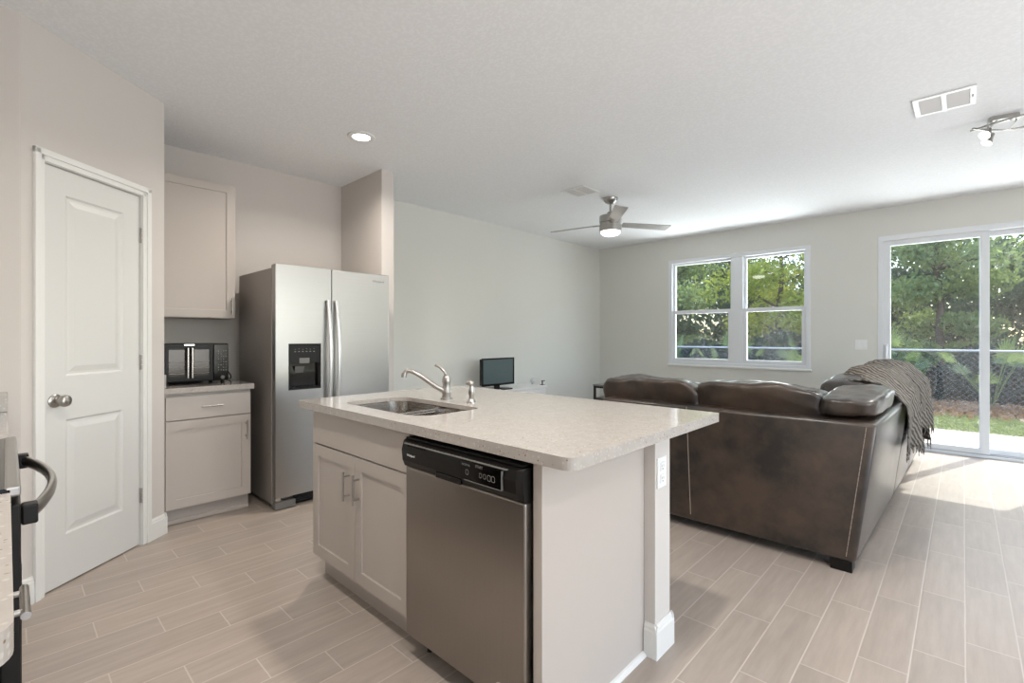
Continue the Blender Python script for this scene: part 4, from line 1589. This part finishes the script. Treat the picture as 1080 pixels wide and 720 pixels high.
def leaves_mesh(name, centers, sizes, mat, elong=1.9, normals=None, droop=.25):
    n = len(centers)
    c = np.asarray(centers)
    a = rng.normal(size=(n, 3))
    a /= np.linalg.norm(a, axis=1, keepdims=True)
    b = rng.normal(size=(n, 3))
    b -= a * (a * b).sum(1, keepdims=True)
    b /= np.linalg.norm(b, axis=1, keepdims=True)
    nrm = np.cross(a, b)
    s = np.asarray(sizes)[:, None]
    v = np.stack([c - a * s * elong * .5, c + b * s * .5, c + a * s * elong * .5 - nrm * s * droop, c - b * s * .5], axis=1).reshape(-1, 3)
    me = bpy.data.meshes.new(name)
    me.vertices.add(n * 4)
    me.vertices.foreach_set('co', v.ravel())
    me.loops.add(n * 4)
    me.loops.foreach_set('vertex_index', np.arange(n * 4))
    me.polygons.add(n)
    me.polygons.foreach_set('loop_start', np.arange(n) * 4)
    me.polygons.foreach_set('loop_total', np.full(n, 4))
    me.update(calc_edges=True)
    me.materials.append(M[mat])
    return me


def foliage_part(name, me, parent):
    o = bpy.data.objects.new(name, me)
    COL.objects.link(o)
    o.parent = parent
    return o


def make_tree(name, label, group, mat, n, height, z0, rad, size, trunk_r, seed):
    """built around the origin, placed later"""
    r_ = random.Random(seed)
    root = thing(name, label, 'tree', (0, 0, 0), group)
    tb = MB()
    pts, rs = [], []
    bend = r_.uniform(-.3, .3)
    for i in range(9):
        s = i / 8
        pts.append((bend * math.sin(s * 2.2) + r_.uniform(-.03, .03), r_.uniform(-.05, .05), s * height * .9))
        rs.append(trunk_r * (1 - .75 * s))
    tb.tube(pts, rs, 10)
    cl = []
    nb_ = 16
    for k in range(nb_):
        s = z0 / height + (1 - z0 / height) * (k + .3) / nb_ * .9
        base = Vector(pts[min(8, int(s * 8))])
        ang = k * 2.4 + r_.uniform(-.5, .5)
        L = rad * (1.0 - .55 * abs(s - .5)) * r_.uniform(.6, 1.0)
        end = base + Vector((math.cos(ang) * L, math.sin(ang) * L, L * r_.uniform(.0, .5)))
        mid = (base + end) / 2 + Vector((0, 0, .12))
        tb.tube([base, mid, end], [trunk_r * .4, trunk_r * .25, trunk_r * .08], 6)
        cl += [(end, L * .50), (mid, L * .40)]
    cl.append((Vector(pts[-1]), rad * .5))
    tb.build('trunk', 'bark', root, 50)
    per = n // len(cl)
    C = []
    for c_, r0 in cl:
        d = rng.normal(size=(per, 3))
        d /= np.linalg.norm(d, axis=1, keepdims=True)
        q = d * (r0 * rng.random((per, 1)) ** .5) * np.array([1.15, 1.15, .8])
        C.append(q + np.array(c_))
    C = np.concatenate(C)
    foliage_part('foliage', leaves_mesh('foliage', C, size * (.6 + .8 * rng.random(len(C))), mat), root)
    return root


TG = 'green trees behind the fence'
protos = [
    make_tree('broadleaf_tree', 'leafy green tree growing behind the chain-link fence', TG, 'leaf_a', 17000, 6.8, 1.2, 1.75, .062, .11, 1),
    make_tree('evergreen_tree', 'dark green dense tree growing behind the chain-link fence', 'dark trees behind the fence', 'leaf_b', 20000, 7.0, .8, 1.8, .066, .13, 2),
    make_tree('pale_tree', 'pale yellow-green tree growing behind the chain-link fence', 'pale trees behind the fence', 'leaf_y', 12000, 6.2, 1.3, 1.65, .058, .09, 3),
]
spots = []
for k in range(10):
    spots.append((-12.0 + k * 1.95 + random.uniform(-.15, .15), 16.9 if k % 2 == 0 else 20.6, (0, 1, 0, 1, 2, 1, 0, 1, 0, 2)[k]))
used = [False] * 3
for (x, y, k) in spots:
    o = protos[k] if not used[k] else copy_tree(protos[k])
    used[k] = True
    o.location = (x, y, -.15)
    sc = random.uniform(.9, 1.15)
    o.scale = (sc, sc, sc * random.uniform(.95, 1.15))
    o.rotation_euler = (0, 0, random.uniform(0, 6.28))


def make_bush(name, label, group, mat, n, rx, rz, size):
    root = thing(name, label, 'shrub', (0, 0, 0), group)
    d = rng.normal(size=(n, 3))
    d /= np.linalg.norm(d, axis=1, keepdims=True)
    q = d * (rng.random((n, 1)) ** .4) * np.array([rx, rx * .75, rz])
    q[:, 2] = np.abs(q[:, 2]) + .03
    foliage_part('foliage', leaves_mesh('foliage', q, size * (.6 + .8 * rng.random(n)), mat), root)
    sb_ = MB()
    for k in range(7):
        a = k * .9
        sb_.tube([(0, 0, 0), (math.cos(a) * rx * .3, math.sin(a) * rx * .25, rz * .45), (math.cos(a) * rx * .6, math.sin(a) * rx * .4, rz * .8)], [.02, .014, .006], 5)
    sb_.build('stems', 'bark', root, 50)
    return root


bp = [make_bush('shade_toned_shrub', 'shrub with shade-toned leaves just behind the chain-link fence', 'shrubs behind the fence', 'shade_leaf', 6500, 1.15, 1.35, .06),
      make_bush('green_shrub', 'mid green shrub just behind the chain-link fence', 'green shrubs behind the fence', 'leaf_a', 6000, 1.0, 1.6, .055)]
used = [False, False]
for k in range(9):
    kk = 1 if k % 3 == 2 else 0
    o = bp[kk] if not used[kk] else copy_tree(bp[kk])
    used[kk] = True
    o.location = (-11.8 + k * 2.06, 14.35 + random.uniform(-.08, .08), -.12)
    o.rotation_euler = (0, 0, random.uniform(-.3, .3))
    o.scale = (.96, .9, random.uniform(.95, 1.2))
# the woods beyond: a mass of leaves nobody could count
nb = 90000
cx = rng.uniform(-15, 8, 340)
cyy = rng.uniform(24.0, 27.0, 340)
cz = np.concatenate([rng.uniform(-.1, 8.4, 200), rng.uniform(0, 3.6, 140)])
idx = rng.integers(0, 340, nb)
d = rng.normal(size=(nb, 3)) * np.array([.75, .6, .62])
pts = np.stack([cx[idx], cyy[idx], cz[idx]], 1) + d
pts[:, 2] = np.abs(pts[:, 2])
wood = bpy.data.objects.new('woodland_foliage', leaves_mesh('woodland_foliage', pts, .11 * (.6 + .8 * rng.random(nb)), 'leaf_b'))
COL.objects.link(wood)
tag(wood, 'mass of green woodland leaves far behind the trees', 'foliage', kind='stuff')


def make_palmetto():
    root = thing('saw_palmetto', 'fan-leaved palmetto behind the chain-link fence', 'palm', (0, 0, 0), 'palmettos behind the fence')
    r_ = random.Random(5)
    for k in range(9):
        ang = k * 2.39
        tilt = r_.uniform(.35, 1.1)
        L = r_.uniform(.7, 1.1)
        d = Vector((math.cos(ang) * math.sin(tilt), math.sin(ang) * math.sin(tilt), math.cos(tilt)))
        tip = d * L
        mb = MB().tube([(0, 0, 0), tip * .5 + Vector((0, 0, .04)), tip], .009, 5)
        side = d.cross(Vector((0, 0, 1))).normalized()
        upv = side.cross(d).normalized()
        for j in range(15):
            a = math.radians(-85 + j * 170 / 14)
            ld = (d * math.cos(a) + side * math.sin(a) + upv * .12).normalized()
            ll = .46 * (1 - .25 * abs(a))
            pw = ld.cross(upv).normalized() * .017
            e_ = tip + ld * ll + Vector((0, 0, -.06))
            m_ = tip + ld * ll * .5
            mb.raw([tip + pw * .3, m_ + pw, e_, m_ - pw, tip - pw * .3], [(0, 1, 2, 3, 4)])
        mb.build('frond', 'frond', root)
    return root


pal = make_palmetto()
for k, (x, y, s, z) in enumerate(((-5.9, 12.75, .75, .5), (-4.3, 12.75, .8, .55), (-2.7, 12.75, .75, .5), (-1.1, 12.75, .8, .6), (.4, 12.75, .8, .5), (2.0, 12.75, .75, .5))):
    o = pal if k == 0 else copy_tree(pal)
    o.location = (x, y, -.1)
    o.scale = (s, s, s + z)
    o.rotation_euler = (0, 0, k * 1.3)

# chain-link fence
YFN, FT, FB = 12.0, 1.00, -.10
fn = thing('chain_link_fence', 'galvanised chain-link fence with a top rail beyond the lawn', 'fence', (-2, YFN, FB))
FXA, FXB = -12.0, 6.0
MB().cyl((FXA, YFN, FT), (FXB, YFN, FT), .022, 10).build('top_rail', 'galv', fn, 40)
k = 0
x = -9.95
while x <= FXB + .01:
    po_ = MB().cyl((x, YFN + .03, FB), (x, YFN + .03, FT + .03), .026, 10).sphere((x, YFN + .03, FT + .035), .03, 1, 1, .7, 10).build('post', 'galv', fn, 40)
    x += 4.1
ml = MB()
pitch = .10
hh_ = FT - FB
nW = int((FXB - FXA) / pitch)
for i in range(-int(hh_ / pitch) - 1, nW + 1):
    for s in (1, -1):
        xa = FXA + i * pitch
        xb = xa + hh_
        za, zb_ = (FB, FT) if s == 1 else (FT, FB)
        t0, t1 = 0.0, 1.0
        if xa < FXA:
            t0 = (FXA - xa) / hh_
        if xb > FXB:
            t1 = (FXB - xa) / hh_
        if t1 <= t0:
            continue
        p0 = (xa + hh_ * t0, YFN - .004 * s, za + (zb_ - za) * t0)
        p1 = (xa + hh_ * t1, YFN - .004 * s, za + (zb_ - za) * t1)
        ml.tube([p0, p1], .0024, 4)
ml.build('chain_mesh', 'wire', fn)

# grass blades, fallen leaves
n = 22000
gx = rng.uniform(-9, 5, n)
gy = rng.uniform(9.2, 11.15, n)
gz = np.full(n, -.06)
me = leaves_mesh('lawn_grass', np.stack([gx, gy, gz], 1), .022 * (.6 + .8 * rng.random(n)), 'grass', 2.6)
go = bpy.data.objects.new('lawn_grass', me)
COL.objects.link(go)
tag(go, 'short sunlit grass between the patio and the fence', 'grass', kind='stuff')
n = 9000
gx = rng.uniform(-10, 6, n)
gy = rng.uniform(10.7, 13.2, n)
me = leaves_mesh('fallen_leaves', np.stack([gx, gy, rng.uniform(-.09, -.04, n)], 1), .07 * (.5 + .9 * rng.random(n)), 'litter', 1.6)
lo_ = bpy.data.objects.new('fallen_leaves', me)
COL.objects.link(lo_)
tag(lo_, 'dry brown leaf litter on the ground along the fence', 'leaves', kind='stuff')
